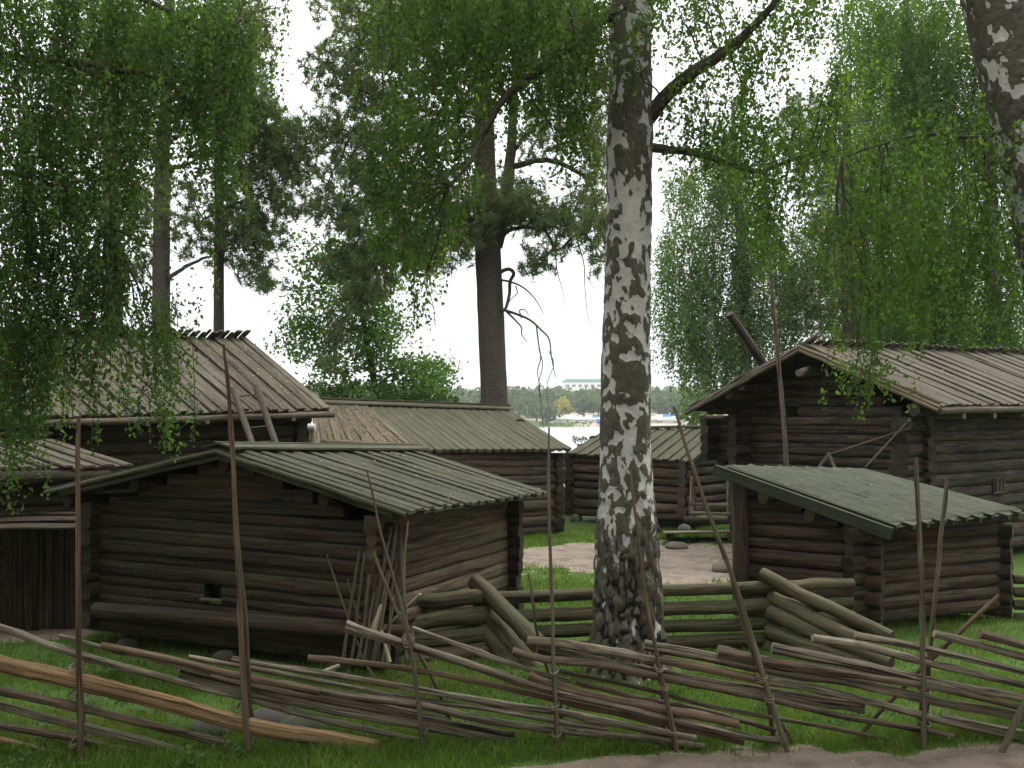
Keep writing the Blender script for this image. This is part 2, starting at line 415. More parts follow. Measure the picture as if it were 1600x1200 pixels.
nt.links.new(nb, bp.inputs['Height']); nt.links.new(bp.outputs[0], b.inputs['Normal'])
M['ground'] = m

def axis(*segs):
    r = []
    for a, c, st in segs: r.append(np.arange(a, c, st))
    r.append(np.array([segs[-1][1]])); return np.concatenate(r)
xs = axis((-400, -60, 40), (-60, -12, 2.), (-12, 12, .11), (12, 60, 2.), (60, 400, 40))
ys = axis((-40, 6, 2.), (6, 28, .11), (28, 96, 1.5))
V, Q = gridmesh(xs, ys, zg)
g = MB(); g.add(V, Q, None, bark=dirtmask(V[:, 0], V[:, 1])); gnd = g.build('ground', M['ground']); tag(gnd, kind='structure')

# gravel road and worn yard path: sheets 4 mm above the ground
m, nt, b, out = _mat('gravel')
geo = nt.nodes.new('ShaderNodeNewGeometry').outputs['Position']
na = noise(nt, geo, 2.2, 6, .65); nb = noise(nt, geo, 40, 5, .75); nv = nt.nodes.new('ShaderNodeTexVoronoi'); nv.inputs['Scale'].default_value = 55; nt.links.new(geo, nv.inputs['Vector'])
e = mixc(nt, nb, (.16, .125, .095), (.34, .275, .215)); e = mixc(nt, sstep(nt, na, .42, .66), e, (.15, .12, .085))
e = mixc(nt, math_(nt, 'MULTIPLY', sstep(nt, nv.outputs['Distance'], .25, .1), .3), e, (.42, .39, .36))
nt.links.new(e, b.inputs['Base Color']); b.inputs['Roughness'].default_value = .95
bp = nt.nodes.new('ShaderNodeBump'); bp.inputs['Strength'].default_value = .7; bp.inputs['Distance'].default_value = .02
nt.links.new(math_(nt, 'ADD', nb, nv.outputs['Distance']), bp.inputs['Height']); nt.links.new(bp.outputs[0], b.inputs['Normal'])
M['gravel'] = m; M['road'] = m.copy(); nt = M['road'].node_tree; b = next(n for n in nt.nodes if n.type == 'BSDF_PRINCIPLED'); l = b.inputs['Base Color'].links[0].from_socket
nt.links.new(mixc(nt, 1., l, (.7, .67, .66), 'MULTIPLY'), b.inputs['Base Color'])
def sheet(name, x0, x1, y0, y1, st, thr, mat):
    xs = np.arange(x0, x1, st); ys = np.arange(y0, y1, st); V, Q = gridmesh(xs, ys, lambda a, c: zg(a, c))
    d = dirtmask(V[:, 0], V[:, 1]); keep = d[Q].mean(1) > thr
    Q = Q[keep]; u, inv = np.unique(Q, return_inverse=True)
    mb = MB(); W = V[u].copy(); W[:, 2] += .006; mb.add(W, inv.reshape(-1, 4))
    return tag(mb.build(name, M[mat]), kind='structure')
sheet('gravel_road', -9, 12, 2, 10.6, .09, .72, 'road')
sheet('yard_path', -3, 9, 16.5, 28, .09, .8, 'gravel')

# ------------------------------------------------------------------ water and far shore
m, nt, b, out = _mat('water')
b.inputs['Base Color'].default_value = (.34, .36, .36, 1); b.inputs['Roughness'].default_value = .42; b.inputs['Specular IOR Level'].default_value = 1.
geo = nt.nodes.new('ShaderNodeNewGeometry').outputs['Position']
wv = noise(nt, geo, .35, 4, .6, 0, (1, 2.5, 1))
bp = nt.nodes.new('ShaderNodeBump'); bp.inputs['Strength'].default_value = .06; bp.inputs['Distance'].default_value = .1
nt.links.new(wv, bp.inputs['Height']); nt.links.new(bp.outputs[0], b.inputs['Normal'])
M['water'] = m
WZ = -3.0
mb = MB(); V, Q = gridmesh(axis((-1500, 1500, 150)), axis((66, 372, 34)), lambda a, c: a*0+WZ); mb.add(V, Q)
tag(mb.build('water', m), kind='structure')

m, nt, b, out = _mat('far_ground')
geo = nt.nodes.new('ShaderNodeNewGeometry').outputs['Position']; na = noise(nt, geo, .06, 5, .6); nb = noise(nt, geo, .5, 4, .6)
sp = nt.nodes.new('ShaderNodeSeparateXYZ'); nt.links.new(geo, sp.inputs[0])
sand = mixc(nt, nb, (.30, .24, .19), (.46, .40, .34)); gr = mixc(nt, nb, (.06, .1, .03), (.1, .15, .05))
nt.links.new(mixc(nt, sstep(nt, na, .5, .56), sand, gr), b.inputs['Base Color']); b.inputs['Roughness'].default_value = 1
FARY = 352.
def zfar(x, y):
    return WZ-.6+2.6*ss(y, FARY-6, FARY+14)+.9*ss(y, FARY+15, FARY+50)+9*ss(y, FARY+45, FARY+170)*(.55+.9*n2(x, y, .006, 2))+14*ss(y, 520, 1600)
mb = MB(); V, Q = gridmesh(axis((-3000, -260, 200), (-260, 260, 6.), (260, 3000, 200)), axis((FARY-8, FARY+80, 4.), (FARY+80, 700, 20), (700, 3000, 300)), zfar); mb.add(V, Q)
tag(mb.build('far_shore', m), kind='structure')
def ss(x, a, b):
    t = np.clip((x-a)/(b-a), 0, 1); return t*t*(3-2*t)
# ------------------------------------------------------------------ log walls and roofs
def log_wall(mb, a, b, za, zb, ta, tb, h, ext, half=0., peak=None, holes=(), th=1.0, seed=0, tint=(.3, .7), sq=2.6, ends_rough=.05, aspect=1.0, base_big=0):
    """horizontal logs from plan point a to b; bottoms za,zb; tops ta,tb; peak=(s,z) adds a gable"""
    a = np.array(a[:2], float); b = np.array(b[:2], float); L = np.linalg.norm(b-a); d = (b-a)/L
    n = max(1, int(round((((ta-za)+(tb-zb))/2-half*h)/h)))
    hs = rng.uniform(.76, 1.24, n+1); hs = hs/hs[:n].sum()*n; cum = np.concatenate([[0], np.cumsum(hs)]); i = 0
    while True:
        hf = hs[i] if i < n else 1.; f = ((cum[i]+cum[i+1])/2 if i < n else i+.5)/n
        zA = za+half*h+(ta-za-half*h)*f; zB = zb+half*h+(tb-zb-half*h)*f
        s0, s1 = -ext[0]/L, 1+ext[1]/L
        if i >= n:
            if peak is None: break
            zc = (zA+zB)/2; zt = zc+.1*h
            if zt > peak[1]-.06: break
            f0 = (zt-ta)/(peak[1]-ta); f1 = (zt-tb)/(peak[1]-tb)
            s0 = peak[0]*f0+.02; s1 = 1-(1-peak[0])*f1-.02
            if s1-s0 < .06: break
            zA = zB = zc
        else:
            s0 -= rng.uniform(-.01, ends_rough)/L; s1 += rng.uniform(-.01, ends_rough)/L
        spans = [(s0, s1)]
        for (h0, h1, hz0, hz1) in holes:
            zc = (zA+zB)/2
            if hz0-h*.3 < zc < hz1+h*.3: spans = [q for (p, r) in spans for q in ((p, h0), (h1, r)) if q[1]-q[0] > .02]
        tt = rng.uniform(*tint); r = h*hf/2*1.06*rng.uniform(.98, 1.04)
        if i < base_big: r *= 1.12
        for (p, q) in spans:
            k = max(3, int((q-p)*L/.22)); s = np.linspace(p, q, k)
            x = a[None]+d[None]*(s*L)[:, None]
            z = zA+(zB-zA)*s+(fbm(np.stack([s*L*.9, s*0+seed+i*3.1, s*0], -1), 2, 3)-.5)*.028*h/.2
            off = (fbm(np.stack([s*L*.7, s*0+seed+i*5.3, s*0+9], -1), 2, 4)-.5)*.03
            pts = np.concatenate([x+np.array([d[1], -d[0]])[None]*off[:, None], z[:, None]], 1)
            tube(mb, pts, r, 12, tt, True, sq, .07, seed*13+i, aspect=th*aspect, captint=tt*.25, knots=.25)
        i += 1

TROUGH = [(-.5, -.005), (-.45, .024), (-.2, .004), (0, -.004), (.2, .004), (.45, .024), (.5, -.005), (.36, -.06), (.14, -.088), (-.14, -.088), (-.36, -.06)]
BOARD = [(-.5, -.02), (-.5, .006), (-.3, .014), (0, .017), (.3, .014), (.5, .006), (.5, -.02)]
HOLLOW = [(-.5, -.03), (-.5, .022), (-.34, .012), (-.12, -.004), (.12, -.004), (.34, .012), (.5, .022), (.5, -.03)]
def plank_roof(mb, r0, r1, e0, e1, n, prof, odd=None, lift=(0., 0.), over_r=0., jl=.03, jw=.06, seg=7, wob=.008, tint=(.3, .7), skew=0., widths=None, lj=.0, twist=0.):
    r0, r1, e0, e1 = [np.array(v, float) for v in (r0, r1, e0, e1)]
    if prof is not TROUGH:      # birch-bark underlay below the boards
        nn = nrm(np.cross(e0-r0, r1-r0)); nn = nn if nn[2] > 0 else -nn; U = [q-nn*t_ for t_ in (.026, .036) for q in (r0, r1, e1, e0)]
        mb.add(U, [[0, 1, 2, 3], [4, 7, 6, 5], [0, 4, 5, 1], [1, 5, 6, 2], [2, 6, 7, 3], [3, 7, 4, 0]], None, tint=.1, smooth=False)
    ed = np.linspace(0, 1, n+1); ed[1:-1] += rng.uniform(-jw, jw, n-1)/n
    for k in range(n):
        s = (ed[k]+ed[k+1])/2; w_ = (ed[k+1]-ed[k])
        R = r0+(r1-r0)*s; E = e0+(e1-e0)*s
        d = nrm(E-R); R = R-d*(over_r*rng.uniform(.75, 1.15) if over_r else 0); E = E+d*rng.uniform(-jl, jl)
        side = nrm(r1-r0); side = nrm(side-d*np.dot(side, d)); up = nrm(np.cross(d, side)); up = up if up[2] > 0 else -up
        W = w_*(np.linalg.norm(r1-r0)+np.linalg.norm(e1-e0))/2*abs(np.dot(side, nrm(r1-r0)))
        t = np.linspace(0, 1, seg)[:, None]; pts = R*(1-t)+E*t
        lf = lift[k % 2]+rng.uniform(-lj, lj); pf = prof if (k % 2 == 0 or odd is None) else odd
        ww = (widths[k % 2] if widths else 1.)
        pts = pts+up*(lf+(fbm(np.stack([t[:, 0]*3+k*3.3, t[:, 0]*0, t[:, 0]*0], -1), 2, 8)-.5)[:, None]*wob*3)
        pp = np.array(pf, float).copy(); pp[:, 0] *= W*ww*1.015
        if twist: up2 = nrm(up+side*rng.uniform(-twist, twist))
        else: up2 = up
        sweep_profile(mb, pts, pp, side, up2, rng.uniform(*tint))

def part(name, mat, parent): 
    return name, mat, parent

def xy(p): return np.array([p[0], p[1]])
def Z3(p2, z): return np.array([p2[0], p2[1], z])

# ================================================================== A  near left storehouse
A = thing('log_storehouse', (-3.2, 14, .05), 'small log storehouse with green plank gable roof, nearest building, left of the white birch', 'storehouse', 'log buildings of the farmyard')
aN = np.array([-1.58, 12.3]); aL = np.array([-5.60, 13.87]); aR = np.array([-.10, 15.55]); aB = aL+(aR-aN)
aTop = 1.86; aPk = 2.62
zN, zL, zR = .02, .12, .1
# gable wall facing the camera, side wall, and the two hidden walls
mb = MB(); log_wall(mb, aL, aN, .22, .12, 1.93, 1.84, .16, (.24, .22), 0, (.5, aPk), holes=[(.415, .475, .78, .93)], seed=1, sq=5.5, tint=(.25, .75), aspect=.85)
# thick round sill log, proud of the wall
pL = P(150, 953, 13.55); pN = P(640, 992, 11.95)
gw = mb.build('gable_wall', M['log_dark'], A)
mb = MB(); tube(mb, smooth_path([pL, pN], 14), .105, 12, .75, True, 2, .05, 3, knots=.2); mb.build('sill_log', M['log_dark'], A)
mb = MB(); log_wall(mb, aN, aR, .12, .12, 1.93, 1.88, .165, (.2, .24), .5, seed=2, sq=5.5, tint=(.35, .8), aspect=.85); mb.build('side_wall', M['log_side'], A)
mb = MB(); log_wall(mb, aB, aL, .12, .2, 1.85, 1.95, .185, (.22, .22), .5, seed=3, sq=3.2); mb.build('side_wall', M['log_dark'], A)
mb = MB(); log_wall(mb, aR, aB, .12, .12, 1.82, 1.85, .185, (.22, .22), 0, (.5, aPk-.1), seed=4, sq=3.2); mb.build('gable_wall', M['log_dark'], A)
# window opening with sill; a black panel paints in the unlit inside
wp = aL+(aN-aL)*.445
dN = nrm(np.append(aN-aL, 0)); nA = np.array([dN[1], -dN[0], 0])
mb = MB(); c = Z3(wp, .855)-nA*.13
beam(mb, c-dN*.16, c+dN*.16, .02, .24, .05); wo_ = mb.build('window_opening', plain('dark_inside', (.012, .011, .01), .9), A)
mb = MB(); c = Z3(wp, .765)+nA*.075; beam(mb, c-dN*.17, c+dN*.17, .07, .035, .9); mb.build('sill', M['log_side'], wo_)
# roof
FP = P(342, 702, 12.81); BP = P(645, 703, 16.55); FR = P(640, 801, 11.85); BR = P(857, 771, 15.78); FL = P(74, 766, 13.76); BL = BP+(FL-FP)*1.0
roof_mb = MB(); plank_roof(roof_mb, FP, BP, FR, BR, 27, HOLLOW, BOARD, (0., .024), tint=(.3, .7), widths=(1.25, .95), jl=.02, jw=.12, lj=.006)
plank_roof(roof_mb, FP, BP, FL, BL, 27, HOLLOW, BOARD, (0., .035), widths=(1.25, .95), jl=.02)
rA = roof_mb.build('roof', M['roof_green'], A)
up = np.array([0, 0, 1.])
mb = MB(); dR = nrm(BP-FP); sl = nrm(FR-FP)
q0 = FP-dR*.03+sl*.10+up*.075; q1 = BP+dR*.1+sl*.10+up*.07
sd2 = nrm(np.cross(dR, nrm(np.cross(dR, sl)))); 
sweep_profile(mb, smooth_path([q0, q1], 9), [(-.15, -.012), (-.15, .012), (.15, .02), (.15, -.008)], sl, up, .62)
sl2 = nrm(FL-FP); q0 = FP-dR*.03+sl2*.1+up*.07; q1 = BP+dR*.1+sl2*.1+up*.07
sweep_profile(mb, smooth_path([q0, q1], 9), [(-.14, -.012), (-.14, .012), (.14, .02), (.14, -.008)], sl2, up, .5)
mb.build('ridge_board', M['roof_green'], rA)
for (p, q) in ((FP, FR), (FP, FL)):
    mb = MB(); d_ = nrm(q-p); 
    for kk, (o_, hh, tt) in enumerate(((-.03, .05, .62), (-.095, .055, .45))):
        pts = smooth_path([p-dR*(.05-.05*kk)+up*o_-d_*.02, q-dR*(.05-.05*kk)+up*o_-d_*(.02+.2*kk)], 12); pts[1:-1] += rng.normal(0, .006, (10, 3))
        tube(mb, pts, hh/2*1.2, 8, tt, True, 4, .1, 31+kk, aspect=.9)
    mb.build('verge_pole', M['roof_green'], rA)
# purlin ends under the gable roof
for (f, sl_, s0) in ((0., FR, .02), (.55, FR, .0), (.5, FL, .0), (.9, FL, .0)):
    mb = MB(); p = FP+(sl_-FP)*f-up*.2; tube(mb, [p+dR*.06, p+dR*1.5, p+dR*4.1], .085, 10, .3, True, 2, .08, 5); mb.build('purlin', M['log_dark'], rA)
# foundation stones
for (px, py, d, r) in ((350, 1030, 12.9, .17), (165, 1004, 13.7, .16), (545, 1048, 12.35, .17), (690, 1010, 13.6, .15)):
    pass

# ================================================================== B  middle barn with trough-board roof
B = thing('log_barn', (-1.5, 26, .05), 'long low log barn with olive trough board roof behind the storehouse', 'barn', 'log buildings of the farmyard')
fB = nrm(np.array([.83, .55])); pB = np.array([-fB[1], fB[0]])
bR = np.array([1.10, 26.0]); bL = bR-fB*6.9; bRb = bR+pB*3.5; bLb = bL+pB*3.5
mb = MB(); log_wall(mb, bL, bR, .1, .1, 2.3, 2.1, .21, (.2, .2), 0, seed=11, sq=3.5, tint=(.3, .7)); mb.build('front_wall', M['log_far'], B)
mb = MB(); log_wall(mb, bR, bRb, .1, .1, 2.1, 2.1, .21, (.22, .2), .5, (.5, 3.0), seed=12); mb.build('gable_wall', M['log_dark'], B)
mb = MB(); log_wall(mb, bLb, bL, .1, .1, 2.2, 2.3, .21, (.2, .2), .5, (.5, 3.1), seed=13); mb.build('gable_wall', M['log_dark'], B)
mb = MB(); log_wall(mb, bRb, bLb, .1, .1, 2.1, 2.2, .21, (.2, .2), 0, seed=14); mb.build('back_wall', M['log_dark'], B)
rR = P(793, 640, 28.2); rL = P(520, 631, 25.3); eR = P(893, 701, 25.8); eL = P(490, 704, 22.35)
rM = rL+(rR-rL)*.16; eM = eL+(eR-eL)*.37
# left part of slope: old brown planks, right part: olive trough boards
mb = MB(); plank_roof(mb, rM, rR, eM, eR, 19, TROUGH, None, (0, 0), tint=(.4, .65), jl=.015, jw=.05)
e2R = eR+(rR-eR)*np.array([2, 2, 0])-np.array([0, 0, 0.]); 
def back(r, e): return np.array([2*r[0]-e[0], 2*r[1]-e[1], e[2]])
plank_roof(mb, rL, rR, back(rL, eL), back(rR, eR), 24, TROUGH, tint=(.4, .65))
rB = mb.build('roof', M['roof_olive'], B)
mb = MB(); plank_roof(mb, rL-(rR-rL)*.1, rM, eL, eM, 14, BOARD, None, (0, .02), tint=(.35, .7), jl=.04, lj=.008); mb.build('old_roof_boards', M['roof_brown'], rB)
mb = MB(); dB = nrm(rR-rL); sB = nrm(eR-rR)
sweep_profile(mb, smooth_path([rL-dB*.3+up*.075+sB*.04, rR+dB*.12+up*.07+sB*.04], 12), [(-.12, -.02), (-.12, .015), (.12, .015), (.12, -.02)], sB, up, .6); 
sweep_profile(mb, smooth_path([rL-dB*.3+up*.06-sB*.14, rR+dB*.12+up*.05-sB*.14], 12), [(-.12, -.02), (-.12, .015), (.12, .015), (.12, -.02)], nrm(back(rR, eR)-rR), up, .5); mb.build('ridge_board', M['roof_olive'], rB)
mb = MB(); pE = P(572, 694, 22.9); beam(mb, P(505, 690, 22.3), P(652, 697, 23.6), .1, .09, .5, 6); mb.build('eave_board', M['roof_brown'], rB)

# ================================================================== C  far cabin behind the birch
Cc = thing('log_cabin', (3.3, 28.5, .2), 'log cabin with straight brown board roof seen behind the white birch trunk', 'cabin', 'log buildings of the farmyard')
cL = np.array([1.72, 29.]); cR = np.array([4.5, 26.5]); fC = nrm(cR-cL); pC = np.array([-fC[1], fC[0]]); 
if pC[1] < 0: pC = -pC
cRb = cR+pC*3.2; cLb = cL+pC*3.2
mb = MB(); log_wall(mb, cL, cR, .22, .3, 2.0, 1.92, .235, (.2, .2), 0, seed=21, sq=3); mb.build('front_wall', M['log_red'], Cc)
mb = MB(); log_wall(mb, cR, cRb, .3, .3, 1.92, 1.95, .235, (.2, .2), .5, (.5, 2.65), seed=22, sq=3); mb.build('gable_wall', M['log_far'], Cc)
mb = MB(); log_wall(mb, cLb, cL, .3, .22, 1.95, 2.0, .235, (.2, .2), .5, (.5, 2.65), seed=23); mb.build('gable_wall', M['log_dark'], Cc)
mb = MB(); log_wall(mb, cRb, cLb, .3, .22, 1.95, 1.95, .235, (.2, .2), 0, seed=24); mb.build('back_wall', M['log_dark'], Cc)
cr0 = P(945, 672, 30.2); cr1 = P(1142, 669, 27.4); ce0 = P(886, 709, 28.8); ce1 = P(1082, 722, 26.1)
mb = MB(); plank_roof(mb, cr0, cr1, ce0, ce1, 22, BOARD, None, (0., .028), tint=(.4, .7), widths=(1.1, .8), jl=.02)
plank_roof(mb, cr0, cr1, back(cr0, ce0), back(cr1, ce1), 22, BOARD, None, (0., .028)); rC = mb.build('roof', M['roof_olive'], Cc)
mb = MB(); dC = nrm(cr1-cr0); beam(mb, cr0-dC*.1+up*.06, cr1+dC*.1+up*.06, .16, .07, .6, 8); mb.build('ridge_board', M['roof_olive'], rC)

# ================================================================== D  mossy lean-to shed, front right
D_ = thing('log_shed', (5.3, 15.5, .05), 'low log shed with mossy single pitch roof in front of the big gabled house', 'shed', 'log buildings of the farmyard')
dC0 = np.array([4.98, 14.5]); dL0 = np.array([3.47, 15.45]); dR0 = np.array([7.33, 15.5]); dB0 = dL0+(dR0-dC0)
mb = MB(); log_wall(mb, dL0, dC0, .1, .06, 1.5, 1.5, .2, (-.02, .22), 0, (.0, 2.2), seed=31, sq=2.8, tint=(.35, .75)); mb.build('side_wall', M['log_red'], D_)
mb = MB(); log_wall(mb, dC0, dR0, .06, .08, 1.5, 1.5, .2, (.24, .2), .5, seed=32, sq=2.8, tint=(.3, .7)); mb.build('front_wall', M['log_red'], D_)
mb = MB(); log_wall(mb, dR0, dB0, .08, .1, 1.5, 1.5, .2, (.2, .1), 0, (1., 2.2), seed=33); mb.build('side_wall', M['log_dark'], D_)
mb = MB(); log_wall(mb, dB0, dL0, .1, .1, 2.0, 2.0, .2, (.1, 0), .5, seed=34); mb.build('back_wall', M['log_dark'], D_)
mb = MB(); t0 = P(1155, 752, 15.3); b0 = P(1157, 960, 15.3); tube(mb, smooth_path([b0, (t0+b0)/2+np.array([.015, 0, 0]), t0], 8), .13, 10, .45, True, 3, .08, 4, aspect=.9); mb.build('corner_post', M['log_red'], D_)
hl = P(1131, 727, 15.35); hr = P(1352, 733, 16.6); ll = P(1397, 822, 13.95); lr = P(1606, 799, 15.15)
mb = MB(); plank_roof(mb, hl, hr, ll, lr, 10, [(x_, y_*.35 if y_ > -.01 else y_) for x_, y_ in TROUGH], None, (0., .005), widths=(1.05, 1.05), tint=(.46, .56), jl=.03, jw=.08, wob=.006); rD = mb.build('roof', M['roof_moss'], D_)
# thick moss grown over the boards
mb = MB(); gs = np.linspace(.0, 1., 60); gt = np.linspace(-.01, .985, 46); S_, T_ = np.meshgrid(gs, gt)
pl_ = ((hl*(1-S_[..., None])+hr*S_[..., None])*(1-T_[..., None])+(ll*(1-S_[..., None])+lr*S_[..., None])*T_[..., None])
nD = nrm(np.cross(ll-hl, hr-hl)); nD = nD if nD[2] > 0 else -nD
hh = .012+.016*(n2(S_*3, T_*3, 3.1, 71, 4)-.35)+.007*np.abs(((S_*10) % 1)-.5)*2-.02*ss(n2(S_*3, T_*3, 1.3, 72, 3), .58, .72)-.05*(ss(np.abs(S_-.5), .485, .5)+ss(T_, .96, .985)+ss(-T_, -.0, .01))
pl_ = pl_+nD*hh[..., None]; i = np.arange(45)[:, None]; j = np.arange(59)[None]; mb.add(pl_.reshape(-1, 3), np.stack([i*60+j, i*60+j+1, (i+1)*60+j+1, (i+1)*60+j], -1).reshape(-1, 4))
m, nt, b, out = _mat('roof_moss_cover'); o = objc(nt); q1 = noise(nt, o, 3.2, 6, .7); q2 = noise(nt, o, 38, 5, .75); q3 = noise(nt, o, 11, 4, .6)
c_ = mixc(nt, sstep(nt, q1, .35, .65), (.038, .044, .027), (.066, .07, .046)); c_ = mixc(nt, math_(nt, 'MULTIPLY', sstep(nt, q3, .55, .7), .6), c_, (.05, .043, .032)); c_ = mixc(nt, math_(nt, 'MULTIPLY', sstep(nt, q2, .55, .75), .5), c_, (.12, .125, .08))
nt.links.new(c_, b.inputs['Base Color']); b.inputs['Roughness'].default_value = .95
bp = nt.nodes.new('ShaderNodeBump'); bp.inputs['Strength'].default_value = .7; bp.inputs['Distance'].default_value = .02; nt.links.new(q2, bp.inputs['Height']); nt.links.new(bp.outputs[0], b.inputs['Normal'])
tag(mb.build('moss_cover', m, rD), kind='stuff')
mb = MB(); sdD = nrm(hr-hl); p = hl-up*.10-sdD*.06; q = ll-up*.10-sdD*.06
sweep_profile(mb, smooth_path([p-nrm(q-p)*.1, q], 8), [(-.03, -.085), (-.03, .08), (.03, .08), (.03, -.085)], sdD, nrm(np.cross(sdD, q-p))*(1 if np.cross(sdD, q-p)[2] > 0 else -1), .25); mb.build('verge_board', M['roof_moss'], rD)
for (px, py, d) in ((1192, 778, 15.0), (1264, 806, 14.65), (1332, 836, 14.2)):
    mb = MB(); p = P(px, py, d); tube(mb, [p, p+np.array([.6, .45, -.02])], .1, 10, .5, True, 2.2, .1, 4); mb.build('purlin', M['log_red'], rD)
mb = MB(); log_wall(mb, dC0+np.array([.0, -.05]), dR0+np.array([0, -.05]), 1.45, 1.5, 1.6, 1.65, .15, (.3, .3), 0, seed=39); mb.build('wall_plate', M['log_red'], D_)

# ================================================================== E  large house left
E = thing('plank_roofed_house', (-7, 20, .05), 'large dark log house with weathered grey plank roof, far left behind the storehouse', 'house', 'log buildings of the farmyard')
er1 = P(385, 530, 22.2); ee1 = P(516, 640, 20.0); er0 = P(-220, 520, 17.5); ee0 = P(-70, 656, 15.9)
fE = nrm((ee1-ee0)[:2]); pE2 = np.array([-fE[1], fE[0]])
eRc = xy(ee1)+pE2*.55-fE*.45; eLc = xy(ee0)+pE2*.55; depthE = 4.6
mb = MB(); log_wall(mb, eLc, eRc, .1, .1, 3.0, 3.12, .23, (.2, .25), 0, seed=41); mb.build('front_wall', M['log_dark'], E)
mb = MB(); log_wall(mb, eRc, eRc+pE2*depthE, .1, .1, 3.1, 3.1, .23, (.25, .2), .5, (.5, 4.55), seed=42); mb.build('gable_wall', M['log_dark'], E)
mb = MB(); log_wall(mb, eRc+pE2*depthE, eLc+pE2*depthE, .1, .1, 3.1, 3.0, .23, (.2, .2), 0, seed=43); mb.build('back_wall', M['log_dark'], E)
mb = MB(); plank_roof(mb, er0, er1, ee0, ee1, 46, BOARD, None, (0., .03), tint=(.25, .8), widths=(1.12, .95), jl=.03, jw=.3, lj=.014, twist=.06)
rE = mb.build('roof', M['roof_grey'], E)
mb = MB(); bk0 = back(er0, ee0); bk1 = back(er1, ee1)
plank_roof(mb, er0+up*.04, er1+up*.04, bk0, bk1, 66, BOARD, None, (0., .025), over_r=.24, tint=(.1, .5), widths=(.8, .72), jw=.35, twist=.12); mb.build('back_slope', M['roof_grey'], rE)
mb = MB(); dE = nrm(ee1-ee0); beam(mb, ee0-up*.10-dE*.2, ee1-up*.10+dE*.06, .13, .1, .62, 14, .004); mb.build('eave_beam', M['roof_grey'], rE)
for px in (64, 195, 290, 442):
    f = (px+70)/586; mb = MB(); p = ee0+(ee1-ee0)*f-up*.16; tube(mb, [p-Z3(pE2, 0)*.1, p+Z3(pE2, 0)*.6], .045, 8, .6, True, 2.5, .1, 4); mb.build('rafter_hook', M['roof_grey'], rE)

# ================================================================== F, G  small shed and lean-to, far left
Fh = thing('plank_roofed_shed', (-8.7, 17, .05), 'small shed with grey plank roof at the left edge, under the large house eaves', 'shed')
fr1 = P(74, 686, 16.9); fe1 = P(208, 728, 15.6); fr0 = P(-190, 684, 15.0); fe0 = P(-60, 736, 14.0)
mb = MB(); plank_roof(mb, fr0, fr1, fe0, fe1, 16, BOARD, None, (0., .03), tint=(.2, .65), jl=.04, lj=.01, jw=.2); rF = mb.build('roof', M['roof_grey'], Fh)
mb = MB(); plank_roof(mb, fr0+up*.04, fr1+up*.04, back(fr0, fe0), back(fr1, fe1), 20, BOARD, None, (0., .025), over_r=.22, tint=(.2, .6), widths=(.8, .72), jw=.3); mb.build('back_slope', M['roof_grey'], rF)
mb = MB(); beam(mb, fe0-up*.1, P(170, 742, 15.4)-up*.02, .14, .16, .3, 8); mb.build('eave_beam', M['log_dark'], Fh)
fF = nrm((fe1-fe0)[:2]); pF = np.array([-fF[1], fF[0]])
w0 = xy(fe0)+pF*.35; w1 = xy(fe1)+pF*.35-fF*.45
mb = MB(); log_wall(mb, w0, w1, .1, .1, 2.15, 2.15, .2, (.1, .15), 0, seed=51); mb.build('front_wall', M['log_dark'], Fh)
mb = MB(); log_wall(mb, w1, w1+pF*2.4, .1, .1, 2.15, 2.15, .2, (.15, .15), .5, (.5, 2.65), seed=52); mb.build('gable_wall', M['log_dark'], Fh)
mb = MB(); log_wall(mb, w1+pF*2.4, w0+pF*2.4, .1, .1, 2.15, 2.15, .2, (.15, .15), 0, seed=53); mb.build('back_wall', M['log_dark'], Fh)

G = thing('board_lean_to', (-8.3, 15, .05), 'low lean-to of dark upright boards with rough plank roof beside the nearest storehouse', 'lean-to')
g_hl = P(-60, 775, 15.6); g_hr = P(128, 784, 15.9); g_ll = P(-70, 826, 13.9); g_lr = P(132, 822, 14.35)
mb = MB(); plank_roof(mb, g_hl, g_ll, g_hr, g_lr, 9, BOARD, None, (0., .025), tint=(.15, .6), jl=.06, lj=.01, jw=.25, widths=(1.1, .9)); mb.build('roof', M['lean_roof'], G)
mb = MB()
for k in range(26):
    px = -70+k*8.0+rng.uniform(-1.5, 1.5); d = 14.62+px*.0012; zt = 828-rng.uniform(-2, 5); zb = 3.1
    p0 = np.array([(px-CX)/F*d, d, .02+rng.uniform(0, .06)]); p1 = np.array([(px-CX)/F*d+rng.uniform(-.02, .02), d+rng.uniform(-.02, .02), EYE+(HY-zt)/F*d])
    tube(mb, smooth_path([p0, p1], 5), rng.uniform(.034, .046), 8, rng.uniform(.1, .75), True, 4, .06, k, aspect=1.05)
mb.build('board_wall', M['log_dark'], G)
mb = MB(); tube(mb, [P(-70, 838, 14.5), P(128, 832, 14.9)], .05, 8, .4, True, 2.5, .08, 3); mb.build('eave_rail', M['log_dark'], G)

# ================================================================== H  big gabled house, right
H = thing('gabled_log_house', (8.5, 23, .05), 'tall dark log house with overhanging gable and grey plank roof on the right', 'house', 'log buildings of the farmyard')
hR = np.array([7.875, 20.]); hL = np.array([4.74, 24.15]); fH = nrm(hR-hL); vH = np.array([-fH[1], fH[0]]); 
if vH[0] < 0: vH = -vH
WH = np.linalg.norm(hR-hL); LH = 11.
hTop = 3.12; z_up = 2.12
inner = hL+fH*.95+vH*.35
Hpk = (.5, 4.35)
